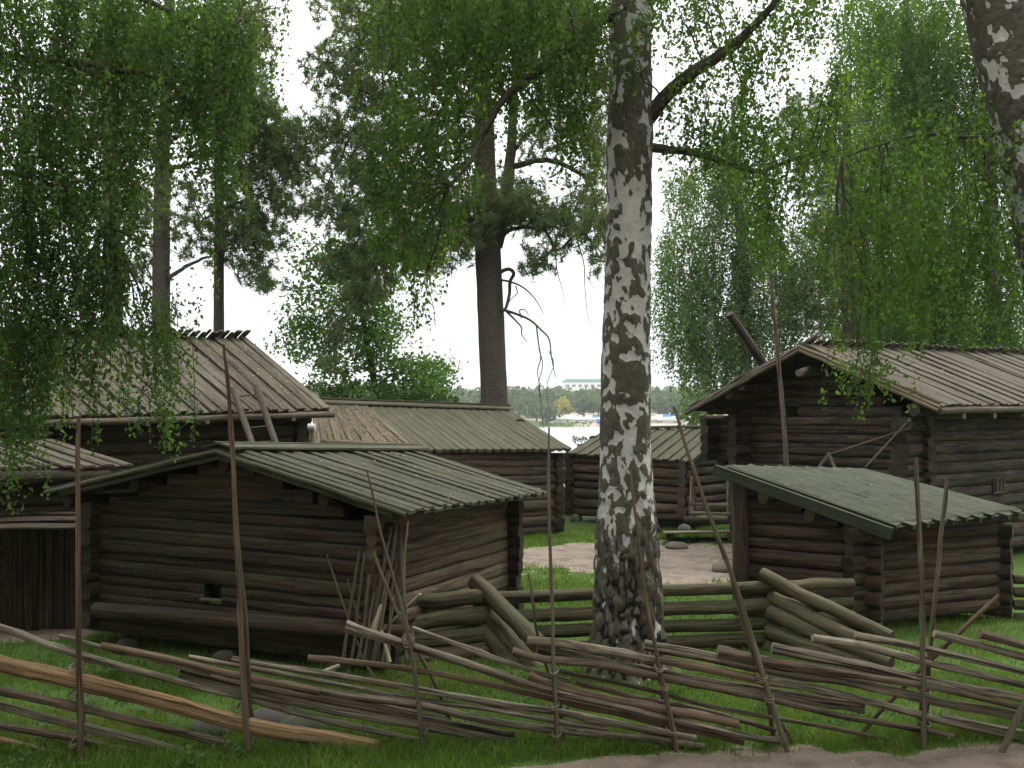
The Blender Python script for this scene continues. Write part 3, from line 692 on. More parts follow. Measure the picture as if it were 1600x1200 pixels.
# upper storey: gable wall set back between the corner columns, side wall, left gallery
mb = MB(); log_wall(mb, hL+vH*.2, hR+vH*.2, .1, .1, 3.05, 3.05, .205, (.1, .22), 0, Hpk, holes=[(.40, .455, 3.1, 3.22), (-1, .18, 0, 1.95)], seed=61, sq=3., tint=(.2, .85)); mb.build('gable_wall', M['log_house'], H)
mb = MB(); log_wall(mb, hR, hR+vH*LH, .1, .1, 3.05, 3.05, .235, (.42, .2), .5, seed=62, sq=4, tint=(.2, .7)); mb.build('side_wall', M['log_house'], H)
mb = MB(); log_wall(mb, hL, hL+vH*LH, 1.9, 1.9, 3.05, 3.05, .22, (.3, .2), .5, seed=63); mb.build('gallery_wall', M['log_house'], H)
mb = MB(); log_wall(mb, inner, inner+vH*(LH-1), .1, .1, 3.05, 3.05, .22, (.75, 0), .5, seed=64); mb.build('inner_wall', M['log_house'], H)
mb = MB(); log_wall(mb, hR+vH*LH, hL+vH*LH, .1, .1, 3.05, 3.05, .22, (.2, .2), 0, Hpk, seed=65); mb.build('gable_wall', M['log_house'], H)
# proud corner columns of log ends (the joined partition walls showing through the gable)
hc2 = hR-fH*.28
mb = MB(); log_wall(mb, hc2-vH*.16, hc2+vH*.35, .1, .1, 3.15, 3.15, .205, (.05, .1), .5, seed=66, th=1.15); mb.build('corner_column', M['log_house'], H)
mb = MB(); beam(mb, Z3(inner-fH*.9-vH*.15, 2.02), Z3(hL+vH*3., 2.0), .22, .2, .4, 5); mb.build('gallery_beam', M['log_house'], H)
pk = P(1252, 540, 21.3); el = P(1073, 640, 23.4); er = P(1470, 634, 19.3)
vz = Z3(vH, 0); RL = 12.5
pk2 = pk+vz*RL+up*.15; er2 = er+vz*RL+up*.12; el2 = el+vz*RL
mb = MB(); plank_roof(mb, pk, pk2, er, er2, 50, BOARD, None, (0., .03), tint=(.25, .75), widths=(1.12, .95), jl=.03, jw=.3, lj=.012, twist=.05); rH = mb.build('roof', M['roof_grey'], H)
mb = MB(); plank_roof(mb, pk+up*.04, pk2+up*.04, el, el2, 80, BOARD, None, (0., .025), over_r=.2, tint=(.1, .6), widths=(.8, .72), jw=.35, twist=.12); mb.build('back_slope', M['roof_grey'], rH)
for (q, ex) in ((er, .0), (el, .32)):
    mb = MB(); d_ = nrm(q-pk); s_ = -d_
    for kk, (oz, oo, tt, mm) in enumerate(((-.03, -.02, .8, 0), (-.10, -.06, .55, 0), (.04, .05, .5, 0))):
        pts = smooth_path([pk-vz*oo*-1+up*oz+s_*(ex+.05 if kk == 2 else .02), q-vz*oo*-1+up*oz+s_*.02*kk], 12); pts[1:-1] += rng.normal(0, .01, (10, 3))
        tube(mb, pts, .038, 8, tt, True, 3, .12, kk+3, aspect=1.3)
    mb.build('verge_pole', M['roof_brown' if q is er else 'roof_grey'], rH)
mb = MB(); p = P(1455, 640, 19.25); beam(mb, er-up*.1-vz*.05, er2-up*.1, .12, .11, .35, 12, .004); mb.build('eave_beam', M['roof_grey'], rH)
for t in (.75, 1.9, 3.1, 4.3):
    mb = MB(); p = er+vz*t-up*.2; tube(mb, [p-Z3(fH, 0)*-.05, p-Z3(fH, 0)*.7], .06, 8, .7, True, 2.5, .08, 4); mb.build('rafter_hook', M['roof_grey'], rH)
# purlins and projecting beam under the gable
for (px, py, d, r) in ((1250, 556, 21.5, .09), (1158, 603, 22.3, .1), (1138, 617, 22.6, .1), (1335, 590, 20.5, .09), (1110, 640, 23.2, .11), (1428, 640, 19.6, .13)):
    mb = MB(); p = P(px, py, d); tube(mb, [p, p+vz*1.2], r, 10, .55, True, 2.1, .08, 5); mb.build('purlin', M['log_house'], rH)
mb = MB(); tube(mb, smooth_path([P(1248, 583, 20.9), P(1282, 570, 21.9)], 4), .075, 10, .95, True, 2.2, .06, 4); mb.build('hoist_beam', M['roof_grey'], H)
mb = MB(); c = Z3(hL+fH*WH*.428+vH*.2, 3.16)+vz*.16; beam(mb, c-Z3(fH, 0)*.15, c+Z3(fH, 0)*.15, .02, .22, .05); mb.build('hatch', bpy.data.materials['dark_inside'], H)  # near-black panel paints in the darkness behind the hatch
# three-pane window on the side wall
wc = P(1550, 758, 0+21.0); # point along the side wall
t = None
for tt in np.linspace(0, 8, 400):
    q = hR+vH*tt
    if 800+1600*q[0]/q[1] > 1550: t = tt; break
q = hR+vH*t; zc = EYE+(HY-758)/F*q[1]; nH = Z3(-np.array([-vH[1], vH[0]]), 0); nH = nH if nH[1] < 0 else -nH
wf = MB(); c = Z3(q, zc)+nH*.13
for dz in (-.15, .15): beam(wf, c+up*dz-vz*.24, c+up*dz+vz*.24, .05, .045, .6)
for dx in (-.22, -.08, .08, .22): beam(wf, c-up*.14+vz*dx, c+up*.14+vz*dx, .045, .04, .7)
wfo = wf.build('window', M['log_house'], H)
mb = MB(); beam(mb, c-nH*.02-vz*.22, c-nH*.02+vz*.22, .015, .28, .5)
m, nt, b, out = _mat('old_glass'); b.inputs['Base Color'].default_value = (.06, .07, .07, 1); b.inputs['Roughness'].default_value = .15; b.inputs['Specular IOR Level'].default_value = .6
mb.build('pane', m, wfo)

# trestle sticks leaning on the gable, above the shed roof
T = thing('wooden_trestle', P(1300, 740, 18.9), 'thin weathered trestle of sticks propped on the house gable above the mossy shed roof', 'trestle')
for (a_, b_, r) in (((1290, 712, 19.7), (1424, 668, 19.55), .022), ((1352, 730, 19.3), (1422, 655, 19.6), .018), ((1276, 735, 19.6), (1296, 708, 19.7), .03), ((1294, 708, 19.7), (1306, 736, 19.5), .035)):
    mb = MB(); tube(mb, smooth_path([P(*a_), P(*b_)], 6), r, 7, .6, True, 2.4, .1, 4); mb.build('strut', M['log_far'], T)

# fallen leaves, bark flakes and lichen crumbs lying on the roofs
m, nt, b, out = _mat('roof_litter'); nt.links.new(ramp(nt, attr(nt, 'tint'), [(0, (.03, .026, .02)), (.4, (.1, .075, .05)), (.7, (.13, .13, .07)), (1, (.3, .27, .21))]), b.inputs['Base Color']); b.inputs['Roughness'].default_value = .95
def roof_litter(r0, r1, e0, e1, n, parent, off=.045, size=(.015, .05), bias=None):
    s = rng.random(n); t = rng.random(n)
    if bias is not None: k = vnoise(np.stack([s*bias, t*bias*.6, s*0], -1), 5) > .5; s, t = s[k], t[k]; n = len(s)
    s = s[:, None]; t = t[:, None]; p = (r0*(1-s)+r1*s)*(1-t)+(e0*(1-s)+e1*s)*t
    nn = nrm(np.cross(e0-r0, r1-r0)); nn = nn if nn[2] > 0 else -nn
    ax = rdir0(n); ax = nrm(ax-nn*(ax@nn)[:, None]+nn*rng.normal(0, .15, (n, 1))); sd = np.cross(ax, nn); L = rng.uniform(*size, n)[:, None]; p = p+nn*off
    V = np.stack([p, p+ax*L*.5+sd*L*.35, p+ax*L, p+ax*L*.5-sd*L*.35], 1).reshape(-1, 3); mb = MB(); mb.add(V, np.arange(4*n).reshape(-1, 4), None, tint=rng.random(n), smooth=False)
    o = mb.build('leaf_litter', bpy.data.materials['roof_litter'], parent); tag(o, kind='stuff')
def rdir0(n): return nrm(rng.normal(0, 1, (n, 3)))
roof_litter(FP, BP, FR, BR, 420, rA, .052); roof_litter(rM, rR, eM, eR, 260, rB, .03); roof_litter(rL, rM, eL, eM, 1500, rB, .04, (.02, .06)); roof_litter(er0, er1, ee0, ee1, 1500, rE, .05, (.02, .06), 30)
roof_litter(hl, hr, ll, lr, 420, rD, .016, (.012, .04)); roof_litter(pk, pk2, er, er2, 1200, rH, .05, (.02, .06), 30); roof_litter(cr0, cr1, ce0, ce1, 120, rC, .045)
# ================================================================== roundpole fence in front
def fd(px): return 9.33+.30*np.clip(px/1450, -.2, 1.3)
def zground_px(px, d): return float(zg((px-CX)/F*d, d))
FEN = thing('roundpole_fence', (0, 9.5, .05), 'long roundpole fence of slanting rails tied between tall stakes, running across the foreground', 'fence')

def polyline(pts, doff, k=None):
    out = []
    for (px, py) in pts: out.append(P(px, py, fd(px)+doff))
    L = sum(np.linalg.norm(np.array(out[i+1])-np.array(out[i])) for i in range(len(out)-1))
    return smooth_path(out, k or max(8, int(L/.10)))

RAILS = [  # material, thickness px at start, at end, depth offset, points, kind(0 round,1 split board)
 ('pole_grey', 13, 11, .05, [(-60, 962), (0, 981), (125, 1023), (281, 1066), (384, 1091), (500, 1123), (653, 1156)], 0),
 ('pole_grey', 8, 7, .0, [(94, 994), (160, 1011), (230, 1029), (330, 1052)], 0),
 ('pole_red', 12, 14, -.03, [(159, 1008), (281, 1034), (375, 1056), (500, 1080)], 0),
 ('pole_grey', 14, 13, .0, [(440, 1067), (544, 1087), (650, 1100), (762, 1125), (872, 1141), (1006, 1154), (1100, 1166)], 0),
 ('board_grey', 24, 24, .06, [(281, 1054), (390, 1078), (500, 1100), (650, 1127), (803, 1155)], 1),
 ('pole_grey', 8, 10, .03, [(295, 1026), (375, 1041), (500, 1064), (637, 1091), (762, 1108), (872, 1128), (950, 1139)], 0),
 ('pole_grey', 11, 14, .07, [(362, 1030), (500, 1051), (650, 1076), (762, 1097), (872, 1113), (944, 1127), (1044, 1147), (1087, 1156)], 0),
 ('pole_fresh', 26, 25, -.06, [(-70, 1019), (0, 1036), (125, 1066), (265, 1100), (390, 1133), (500, 1153), (590, 1168)], 1),
 ('pole_brown', 15, 14, .0, [(-60, 1063), (0, 1078), (125, 1106), (250, 1137), (360, 1163)], 0),
 ('board_grey', 14, 12, .04, [(-60, 1090), (0, 1103), (125, 1134), (219, 1156), (312, 1181)], 1),
 ('pole_brown', 14, 12, .06, [(-60, 1118), (0, 1134), (125, 1156), (190, 1172), (240, 1181)], 0),
 ('pole_fresh', 9, 9, .0, [(-60, 1140), (0, 1156), (119, 1183)], 0),
 ('pole_grey', 17, 13, -.02, [(540, 978), (637, 1009), (731, 1037), (840, 1074), (950, 1100), (1053, 1125), (1162, 1150), (1219, 1158)], 0),
 ('pole_red', 11, 10, .04, [(481, 1028), (637, 1045), (762, 1069), (872, 1094), (950, 1111), (1044, 1133), (1162, 1160)], 0),
 ('pole_grey', 9, 8, .07, [(644, 981), (731, 1012), (840, 1050), (890, 1064)], 0),
 ('pole_brown', 14, 10, .0, [(801, 1017), (862, 1032), (944, 1041), (1031, 1058), (1194, 1091), (1319, 1119), (1437, 1139), (1490, 1150)], 0),
 ('pole_grey', 17, 14, .03, [(824, 1000), (906, 1009), (1019, 1030), (1060, 1036)], 0),
 ('pole_red', 16, 15, .035, [(1040, 1033), (1100, 1045), (1187, 1063)], 0),
 ('pole_grey', 15, 13, .03, [(1180, 1062), (1287, 1078), (1437, 1117), (1575, 1150), (1640, 1164)], 0),
 ('board_grey', 19, 18, .08, [(840, 1013), (1022, 1052), (1194, 1082), (1350, 1107)], 1),
 ('board_grey', 17, 16, .06, [(1006, 1008), (1116, 1028), (1203, 1047), (1319, 1064), (1437, 1090), (1537, 1109), (1640, 1128)], 1),
 ('pole_brown', 17, 12, -.01, [(1122, 1018), (1194, 1031), (1287, 1047), (1437, 1069), (1506, 1084), (1640, 1116)], 0),
 ('board_grey', 19, 11, .0, [(1206, 1012), (1319, 1034), (1437, 1061), (1640, 1098)], 1),
 ('pole_grey', 15, 12, .04, [(1269, 997), (1350, 1009), (1437, 1033), (1640, 1080)], 0),
 ('board_grey', 13, 10, -.02, [(1336, 994), (1437, 1011), (1640, 1061)], 1),
 ('pole_grey', 14, 13, .06, [(1459, 989), (1600, 1028), (1650, 1040)], 0),
 ('pole_brown', 16, 15, .02, [(1531, 990), (1600, 1009), (1660, 1024)], 0),
 ('pole_brown', 8, 7, .05, [(872, 1047), (1025, 1081), (1110, 1103), (1203, 1120), (1319, 1141), (1391, 1155)], 0),
 ('pole_grey', 8, 7, .03, [(1470, 1118), (1640, 1150)], 0),
 ('pole_red', 16, 17, .0, [(826, 1055), (850, 1066), (944, 1091), (1037, 1109), (1153, 1131)], 0),
 ('pole_fresh', 9, 8, .05, [(878, 1137), (960, 1148), (1006, 1153)], 0),
 ('pole_brown', 9, 8, .08, [(900, 1066), (1010, 1092), (1110, 1112), (1212, 1142)], 0),
 ('pole_fresh', 8, 7, .0, [(419, 1172), (470, 1183)], 0),
 ('pole_grey', 10, 9, .1, [(300, 1040), (460, 1078), (600, 1104), (700, 1126)], 0),
]
for i, (mt, t0_, t1_, do, pts, kd) in enumerate(RAILS):
    mb = MB(); c = polyline(pts, do); k = len(c)
    c = c+np.stack([np.zeros(k), (fbm(np.stack([np.arange(k)*.13+i*9, np.zeros(k), np.zeros(k)], -1), 2, 2)-.5)*.03, (fbm(np.stack([np.arange(k)*.21+i*5, np.zeros(k), np.zeros(k)], -1), 3, 6)-.5)*.014], -1)
    r = np.linspace(t0_, t1_, k)/2*9.4/F*.88
    if kd: tube(mb, c, r*1.1, 12, rng.uniform(.35, .8), True, 6, .28, 100+i, aspect=.42, captint=.9, knots=.2)
    else: tube(mb, c, r, 10, rng.uniform(.3, .85), True, 2.1, .2, 100+i, captint=.95, knots=.8)
    mb.build('rail', M[mt], FEN)

STAKES = [
 ('stake', 7, 12, -.09, [(122, 650), (121, 760), (122, 850), (124, 1035), (125, 1184)]),
 ('stake', 5, 14, -.09, [(350, 538), (358, 640), (370, 850), (382, 1100), (387, 1168)]),
 ('stake', 4, 8, -.07, [(356, 580), (364, 700), (374, 860), (386, 1000), (389, 1120)]),
 ('stake_grey', 3, 10, -.10, [(575, 737), (600, 850), (637, 985), (652, 1080), (661, 1166)]),
 ('stake_grey', 4, 7, -.06, [(638, 815), (631, 900), (636, 992)]),
 ('stake_grey', 5, 8, -.05, [(583, 862), (607, 925), (637, 992)]),
 ('stake_grey', 4, 10, -.09, [(857, 668), (859, 850), (866, 1050), (871, 1167)]),
 ('stake_grey', 4, 8, .13, [(826, 895), (833, 950), (845, 1008), (866, 1080)]),
 ('stake', 4, 11, -.09, [(985, 735), (995, 825), (1012, 944), (1031, 1041), (1050, 1133), (1057, 1166)]),
 ('stake_grey', 5, 11, -.09, [(1053, 635), (1100, 780), (1145, 900), (1183, 1025), (1226, 1160)]),
 ('stake', 4, 8, -.05, [(1114, 825), (1145, 912), (1168, 1000), (1186, 1046)]),
 ('stake_grey', 7, 11, -.09, [(1430, 715), (1437, 850), (1443, 1050), (1443, 1154)]),
 ('stake_grey', 7, 9, .15, [(1480, 745), (1466, 880), (1456, 985), (1450, 1060), (1445, 1136)]),
 ('stake', 8, 9, .14, [(1560, 930), (1450, 1035), (1400, 1086), (1352, 1140)]),
 ('pole_brown', 6, 8, .15, [(650, 1010), (680, 1070), (704, 1128)]),
 ('pole_brown', 8, 9, .14, [(1032, 1045), (1036, 1090), (1040, 1146)]),
 ('pole_brown', 8, 10, .14, [(1188, 1062), (1210, 1110), (1234, 1156)]),
 ('pole_brown', 8, 9, .12, [(1192, 1078), (1203, 1110), (1206, 1150)]),
 ('pole_brown', 8, 10, .13, [(1447, 1025), (1440, 1090), (1437, 1148)]),
 ('pole_brown', 7, 9, .14, [(124, 1050), (130, 1110), (131, 1176)]),
 ('pole_brown', 7, 9, .14, [(386, 1085), (394, 1120), (398, 1160)]),
 ('pole_brown', 7, 9, .14, [(868, 1050), (875, 1105), (877, 1158)]),
 ('stake_grey', 11, 13, -.28, [(1618, 1070), (1594, 1115), (1565, 1174)]),
 ('stake_grey', 4, 9, -.09, [(-42, 690), (-40, 900), (-38, 1184)]),
]
for i, (mt, t0_, t1_, do, pts) in enumerate(STAKES):
    mb = MB(); c = polyline(pts, do, max(12, len(pts)*6)); k = len(c)
    c[-1] = c[-1]+(c[-1]-c[-2])*2
    c = c+np.stack([(fbm(np.stack([np.arange(k)*.3+i*9, np.zeros(k), np.zeros(k)], -1), 2, 2)-.5)*.022, np.zeros(k), np.zeros(k)], -1)
    r = np.linspace(t0_, t1_*.74, k)/2*9.4/F*np.where(np.arange(k) < 2, .8, 1)
    tube(mb, c, r, 8, rng.uniform(.4, .8), True, 2.1, .12, 300+i, knots=.6)
    mb.build('stake', M[mt], FEN)
# withe bindings round each pair of stakes
for (px, py, w_) in ((123, 1037, 13), (123, 1080, 13), (124, 1155, 13), (380, 1103, 14), (386, 1160, 14), (638, 995, 14), (639, 1001, 13), (664, 1134, 12), (866, 1045, 13), (867, 1097, 13), (870, 1142, 13), (1030, 1039, 13), (1037, 1067, 13), (1048, 1136, 13), (1189, 1053, 15), (1200, 1086, 14), (1221, 1150, 14), (1442, 1075, 13), (1443, 1127, 13)):
    mb = MB(); c = P(px, py, fd(px)+.02); th = np.linspace(0, 4*np.pi, 34); ww = w_/2*9.4/F+.006
    pts = np.stack([c[0]+np.cos(th)*ww+np.sin(th)*.012, c[1]+np.sin(th)*(.15)-.0, c[2]+.012*np.cos(th*.5+1)+rng.normal(0, .0015, 34)+np.sin(th)*.02], -1)
    tube(mb, pts, .006, 6, .5, True, 2, .1, 8); mb.build('withe_tie', M['pole_grey'], FEN)

# ================================================================== old zigzag log fence behind the birch
LF = thing('log_fence', (0, 13.3, .05), 'old mossy zigzag fence of stacked round logs behind the white birch trunk', 'fence')
LOGS = [  # (px,py,d) ends, thickness px
 ((592, 944, 12.9), (752, 932, 13.3), 25), ((596, 978, 12.8), (762, 961, 13.3), 27), ((590, 1008, 12.8), (760, 990, 13.2), 27), ((600, 1040, 12.7), (775, 1013, 13.2), 27),
 ((735, 937, 13.4), (1208, 915, 13.5), 19), ((745, 965, 13.4), (1214, 946, 13.5), 21), ((750, 992, 13.4), (1212, 973, 13.5), 20), ((760, 1018, 13.4), (1210, 998, 13.5), 20),
 ((1195, 916, 13.6), (1332, 911, 13.9), 17), ((1205, 944, 13.7), (1332, 941, 13.9), 15), ((1206, 972, 13.6), (1334, 962, 13.9), 16),
 ((742, 905, 13.5), (842, 1006, 12.5), 26), ((750, 946, 13.5), (842, 1050, 12.5), 25), ((745, 972, 13.4), (828, 1068, 12.5), 26), ((745, 1002, 13.4), (806, 1076, 12.6), 26), ((742, 1032, 13.4), (776, 1080, 12.7), 24),
 ((1190, 897, 13.5), (1392, 996, 12.3), 20), ((1205, 934, 13.5), (1340, 999, 12.4), 22), ((1203, 958, 13.4), (1392, 1036, 12.1), 24), ((1200, 985, 13.4), (1372, 1046, 12.2), 24), ((1200, 1012, 13.4), (1330, 1056, 12.3), 22),
]
for i, (a_, b_, t_) in enumerate(LOGS):
    mb = MB(); k = 18; c = smooth_path([P(*a_), P(*b_)], k)
    c = c+np.stack([np.zeros(k), np.zeros(k), (fbm(np.stack([np.arange(k)*.2+i*5, np.zeros(k), np.zeros(k)], -1), 2, 6)-.5)*.05], -1)
    r = np.linspace(t_*a_[2], t_*b_[2]*1.02, k)/2/F*np.linspace(.96, 1.04, k)[::(1 if i % 2 else -1)]
    tube(mb, c, r, 14, rng.uniform(.3, .75), True, 2.1, .06, 400+i, captint=.35, knots=.3)
    mb.build('log', M['log_mossy'], LF)
# a short stretch of the same kind of fence right of the shed
LF2 = thing('log_fence', P(1600, 985, 15.4), 'short stretch of mossy log fence at the right edge, right of the mossy roofed shed', 'fence')
for i, py in enumerate((905, 925, 945, 965)):
    mb = MB(); tube(mb, smooth_path([P(1584, py, 15.5), P(1700, py+4, 15.2)], 8), .075, 12, rng.uniform(.4, .8), True, 2, .06, i+60); mb.build('log', M['log_mossy'], LF2)

# ================================================================== bundle of poles at the storehouse corner
bund = 'loose poles leaning on the corner of the nearest storehouse'
def pole(name, a_, b_, t0_, t1_, mat, label, cat='pole', grp=None, sq=2.1, aspect=1., pts=None, k=14):
    mb = MB(); c = smooth_path([P(*a_), P(*b_)] if pts is None else [P(*q) for q in pts], k)
    c = c+np.stack([(fbm(np.stack([np.arange(k)*.3+a_[0], np.zeros(k), np.zeros(k)], -1), 2, 2)-.5)*.03, np.zeros(k), np.zeros(k)], -1)
    r = np.linspace(t0_*a_[2], t1_*b_[2], k)/2/F*(.72 if name == 'pole' else 1.)
    tube(mb, c, r, 9, rng.uniform(.4, .8), True, sq, .12, int(a_[0]), aspect=aspect, captint=.95, knots=.4)
    return tag(mb.build(name, M[mat], None), label, cat, grp)
common = 'thin grey pole among those standing in the bundle at the storehouse corner'
for (a_, b_, t0_, t1_) in (((562, 860, 12.0), (535, 1035, 11.5), 6, 8), ((570, 862, 12.05), (549, 1040, 11.6), 6, 8), ((578, 898, 12.0), (560, 1035, 11.6), 6, 8), ((612, 823, 12.05), (572, 1040, 11.6), 5, 8), ((623, 805, 12.05), (585, 1036, 11.5), 6, 8), ((626, 822, 12.1), (634, 1030, 11.6), 5, 8), ((597, 900, 12.0), (566, 1042, 11.6), 6, 8), ((606, 890, 12.0), (580, 1042, 11.5), 5, 7), ((616, 930, 11.9), (596, 1044, 11.5), 5, 8), ((588, 905, 12.0), (575, 1040, 11.7), 5, 8), ((602, 850, 12.1), (590, 1040, 11.7), 5, 7), ((584, 925, 11.9), (568, 1042, 11.5), 4, 7), ((618, 870, 12.1), (602, 1040, 11.6), 4, 7), ((609, 950, 11.8), (606, 1044, 11.4), 4, 7)):
    pole('pole', a_, b_, t0_, t1_, 'stake_dark', common, 'pole', bund)
pole('pole', (510, 866, 12.2), (560, 1010, 11.7), 3, 7, 'stake_dark', 'thin pole tilting left, away from the rest of the bundle at the storehouse corner', 'pole', bund)
pole('pole', (542, 905, 12.1), (562, 968, 11.9), 2, 4, 'pole_brown', 'short dark twig-like pole left in the bundle at the storehouse corner', 'pole', bund)
pole('pole', (657, 928, 11.5), (598, 985, 11.9), 5, 6, 'pale_split', 'pale split stick poking out right from the pole bundle', 'pole', bund)
for (a_, b_, t_, lab) in (((597, 945, 11.7), (582, 992, 11.6), 13, 'pale splintered board end stuck upright in the pole bundle'), ((597, 985, 11.5), (609, 1034, 11.45), 15, 'pale pointed wood slab hanging low in front of the pole bundle'), ((560, 1015, 11.4), (584, 1060, 11.3), 6, 'short bent stick at the foot of the pole bundle')):
    pole('wood_splinter', a_, b_, t_*.6, t_, 'pale_split' if t_ > 8 else 'stake_grey', lab, 'board', None, 3., .4, k=8)
pole('wood_chip', (502, 1052, 11.6), (530, 1040, 11.7), 9, 7, 'pale_split', 'pale piece of split wood lying under the pole bundle', 'board', None, 3, 1., k=6)

# tall pole standing between the mossy shed and the gabled house
pole('tall_pole', (1192, 235, 18.9), (1230, 800, 18.9), 4, 8, 'pole_brown', 'very tall weathered pole rising past the gable of the big log house', 'pole', None, pts=[(1192, 235, 18.9), (1203, 420, 18.9), (1216, 570, 18.9), (1227, 690, 18.9), (1234, 860, 18.9)], k=24)
pole('slanting_log', (1140, 490, 24.6), (1200, 580, 25.2), 12, 17, 'log_house', 'dark log slanting up behind the left roof slope of the gabled house', 'log', None, sq=3, pts=[(1140, 490, 24.6), (1200, 580, 25.4), (1290, 715, 26.6)], k=10)

# ladder lying against the eaves of the large left house
LD = thing('ladder', P(420, 760, 17.6), 'grey wooden ladder leaning on the eaves of the large left house', 'ladder')
la, lb = P(364, 607, 18.9), P(412, 745, 17.6); ra, rb = P(400, 603, 19.0), P(447, 740, 17.7)
for p_, q_, t_ in ((la, lb, .045), (ra, rb, .045)):
    mb = MB(); tube(mb, smooth_path([p_, q_], 8), t_, 8, .7, True, 4, .05, 6, aspect=1.25); mb.build('side_rail', M['log_far'], LD)
for f in (.1, .29, .47, .64, .83):
    mb = MB(); tube(mb, [la+(lb-la)*f, (la+(lb-la)*f+ra+(rb-ra)*f)/2, ra+(rb-ra)*f], .014, 7, .8, True, 2, .05, 3); mb.build('rung', M['log_far'], LD)
PBX = thing('bird_box', P(487, 790, 19.4), 'small white box on a grey post under the eaves corner of the large left house', 'box')
mb = MB(); tube(mb, [P(487, 672, 19.4), P(487, 800, 19.4)], .045, 8, .5, True, 4); mb.build('post', M['pole_grey'], PBX)
mb = MB(); c = P(487, 667, 19.3); beam(mb, c-np.array([.065, 0, 0]), c+np.array([.065, 0, 0]), .11, .1, .5); mb.build('box', M['white_box'], PBX)

# gate and plank platform beside the far cabin
GT = thing('field_gate', P(1112, 815, 25.6), 'low weathered rail gate between the far cabin and the mossy shed', 'gate')
for (a_, b_, r) in (((1082, 745), (1080, 818), .055), ((1138, 745), (1139, 818), .05)):
    mb = MB(); tube(mb, smooth_path([P(a_[0], a_[1], 25.6), P(b_[0], b_[1], 25.6)], 4), r, 8, .6, True, 3, .06, 3); mb.build('post', M['pole_grey'], GT)
for py in (787, 801):
    mb = MB(); beam(mb, P(1076, py, 25.55), P(1150, py+3, 25.4), .03, .07, .85); mb.build('rail', M['pole_grey'], GT)
mb = MB(); beam(mb, P(1068, 812, 25.5), P(1150, 814, 25.3), .1, .14, .5); mb.build('threshold', M['log_far'], GT)
PL = thing('plank_platform', P(1090, 838, 24.5), 'low grey plank platform on the ground before the field gate', 'platform')
for k_ in range(4):
    mb = MB(); beam(mb, P(1036, 832, 24.1+k_*.3), P(1160, 830, 24.3+k_*.3), .26, .05, .4+.1*k_); mb.build('plank', M['board_grey'], PL)
for px in (1045, 1140):
    mb = MB(); beam(mb, P(px, 836, 24.05), P(px+4, 834, 25.1), .1, .1, .3); mb.build('bearer', M['log_dark'], PL)

# ================================================================== stones
def stone(px, py, d, rx, ry, rz, label, mat='stone', sd=0, grp=None):
    n1, n2_ = 14, 10; th = np.linspace(0, 2*np.pi, n1, endpoint=False); ph = np.linspace(-.5*np.pi, .5*np.pi, n2_)
    T_, Pn = np.meshgrid(th, ph); D = np.stack([np.cos(Pn)*np.cos(T_), np.cos(Pn)*np.sin(T_), np.sin(Pn)], -1)
    r = 1+.55*(fbm(D*1.6+sd*7.7, 3, 3)-.5)
    x = (px-CX)/F*d; V = D*r[..., None]*np.array([rx, ry, rz])+np.array([x, d, float(zg(x, d))+rz*.45])
    i = np.arange(n2_-1)[:, None]; j = np.arange(n1)[None]; Q = np.stack([i*n1+j, i*n1+(j+1) % n1, (i+1)*n1+(j+1) % n1, (i+1)*n1+j], -1).reshape(-1, 4)
    mb = MB(); mb.add(V, Q); return tag(mb.build('stone', M[mat]), label, 'stone', grp)
fst = 'foundation stones of the nearest storehouse'
for k_, (px, d) in enumerate(((352, 12.85), (200, 13.5), (530, 12.4))):
    stone(px, 0, d, .15, .13, .09, 'grey foundation stone under the gable sill of the nearest storehouse', 'stone_dark', k_, fst)
for k_, (px, d) in enumerate(((1070, 26.2), (900, 28.9))):
    stone(px, 0, d, .18, .18, .16, 'stone under the front wall of the far cabin', 'stone', 9+k_, 'foundation stones of the far cabin')
stone(1056, 838, 23.2, .26, .24, .11, 'flat pale stone lying before the plank platform', 'stone', 21)
stone(1135, 885, 20.0, .28, .26, .14, 'rounded grey stone beside the corner post of the mossy shed', 'stone', 22)
stone(1022, 0, 25.9, .16, .16, .2, 'upright brownish stone just right of the birch trunk before the far cabin', 'stone_moss', 23)
stone(330, 1135, 9.95, .26, .2, .13, 'dark mossy boulder behind the fresh orange rail, left', 'stone_moss', 31)
stone(415, 1130, 10.1, .24, .2, .15, 'rounded dark boulder behind the second fence stake pair', 'stone_dark', 32)
stone(470, 1140, 9.95, .25, .2, .14, 'low dark stone right of the mossy boulders behind the fence', 'stone_moss', 33)
# ================================================================== foliage tools
def rdir(n):
    v = rng.normal(0, 1, (n, 3)); return nrm(v)

def add_leaves(mb, p, size, tint, droop=.5, asp=.62):
    """one folded kite-shaped leaf per point"""
    n = len(p)
    ax = nrm(rdir(n)+np.array([0, 0, -droop*1.6])); nr = nrm(np.cross(ax, rdir(n))); sd = np.cross(ax, nr)
    L = size*rng.uniform(.5, 1.4, n)[:, None]; W = L*asp*.5
    a = p; tip = p+ax*L; m = p+ax*L*.42
    l = m+sd*W+nr*W*.35; r = m-sd*W+nr*W*.35
    V = np.stack([a, l, tip, r], 1).reshape(-1, 3); Q = np.arange(4*n).reshape(-1, 4)
    mb.add(V, Q, None, tint=tint, smooth=False)

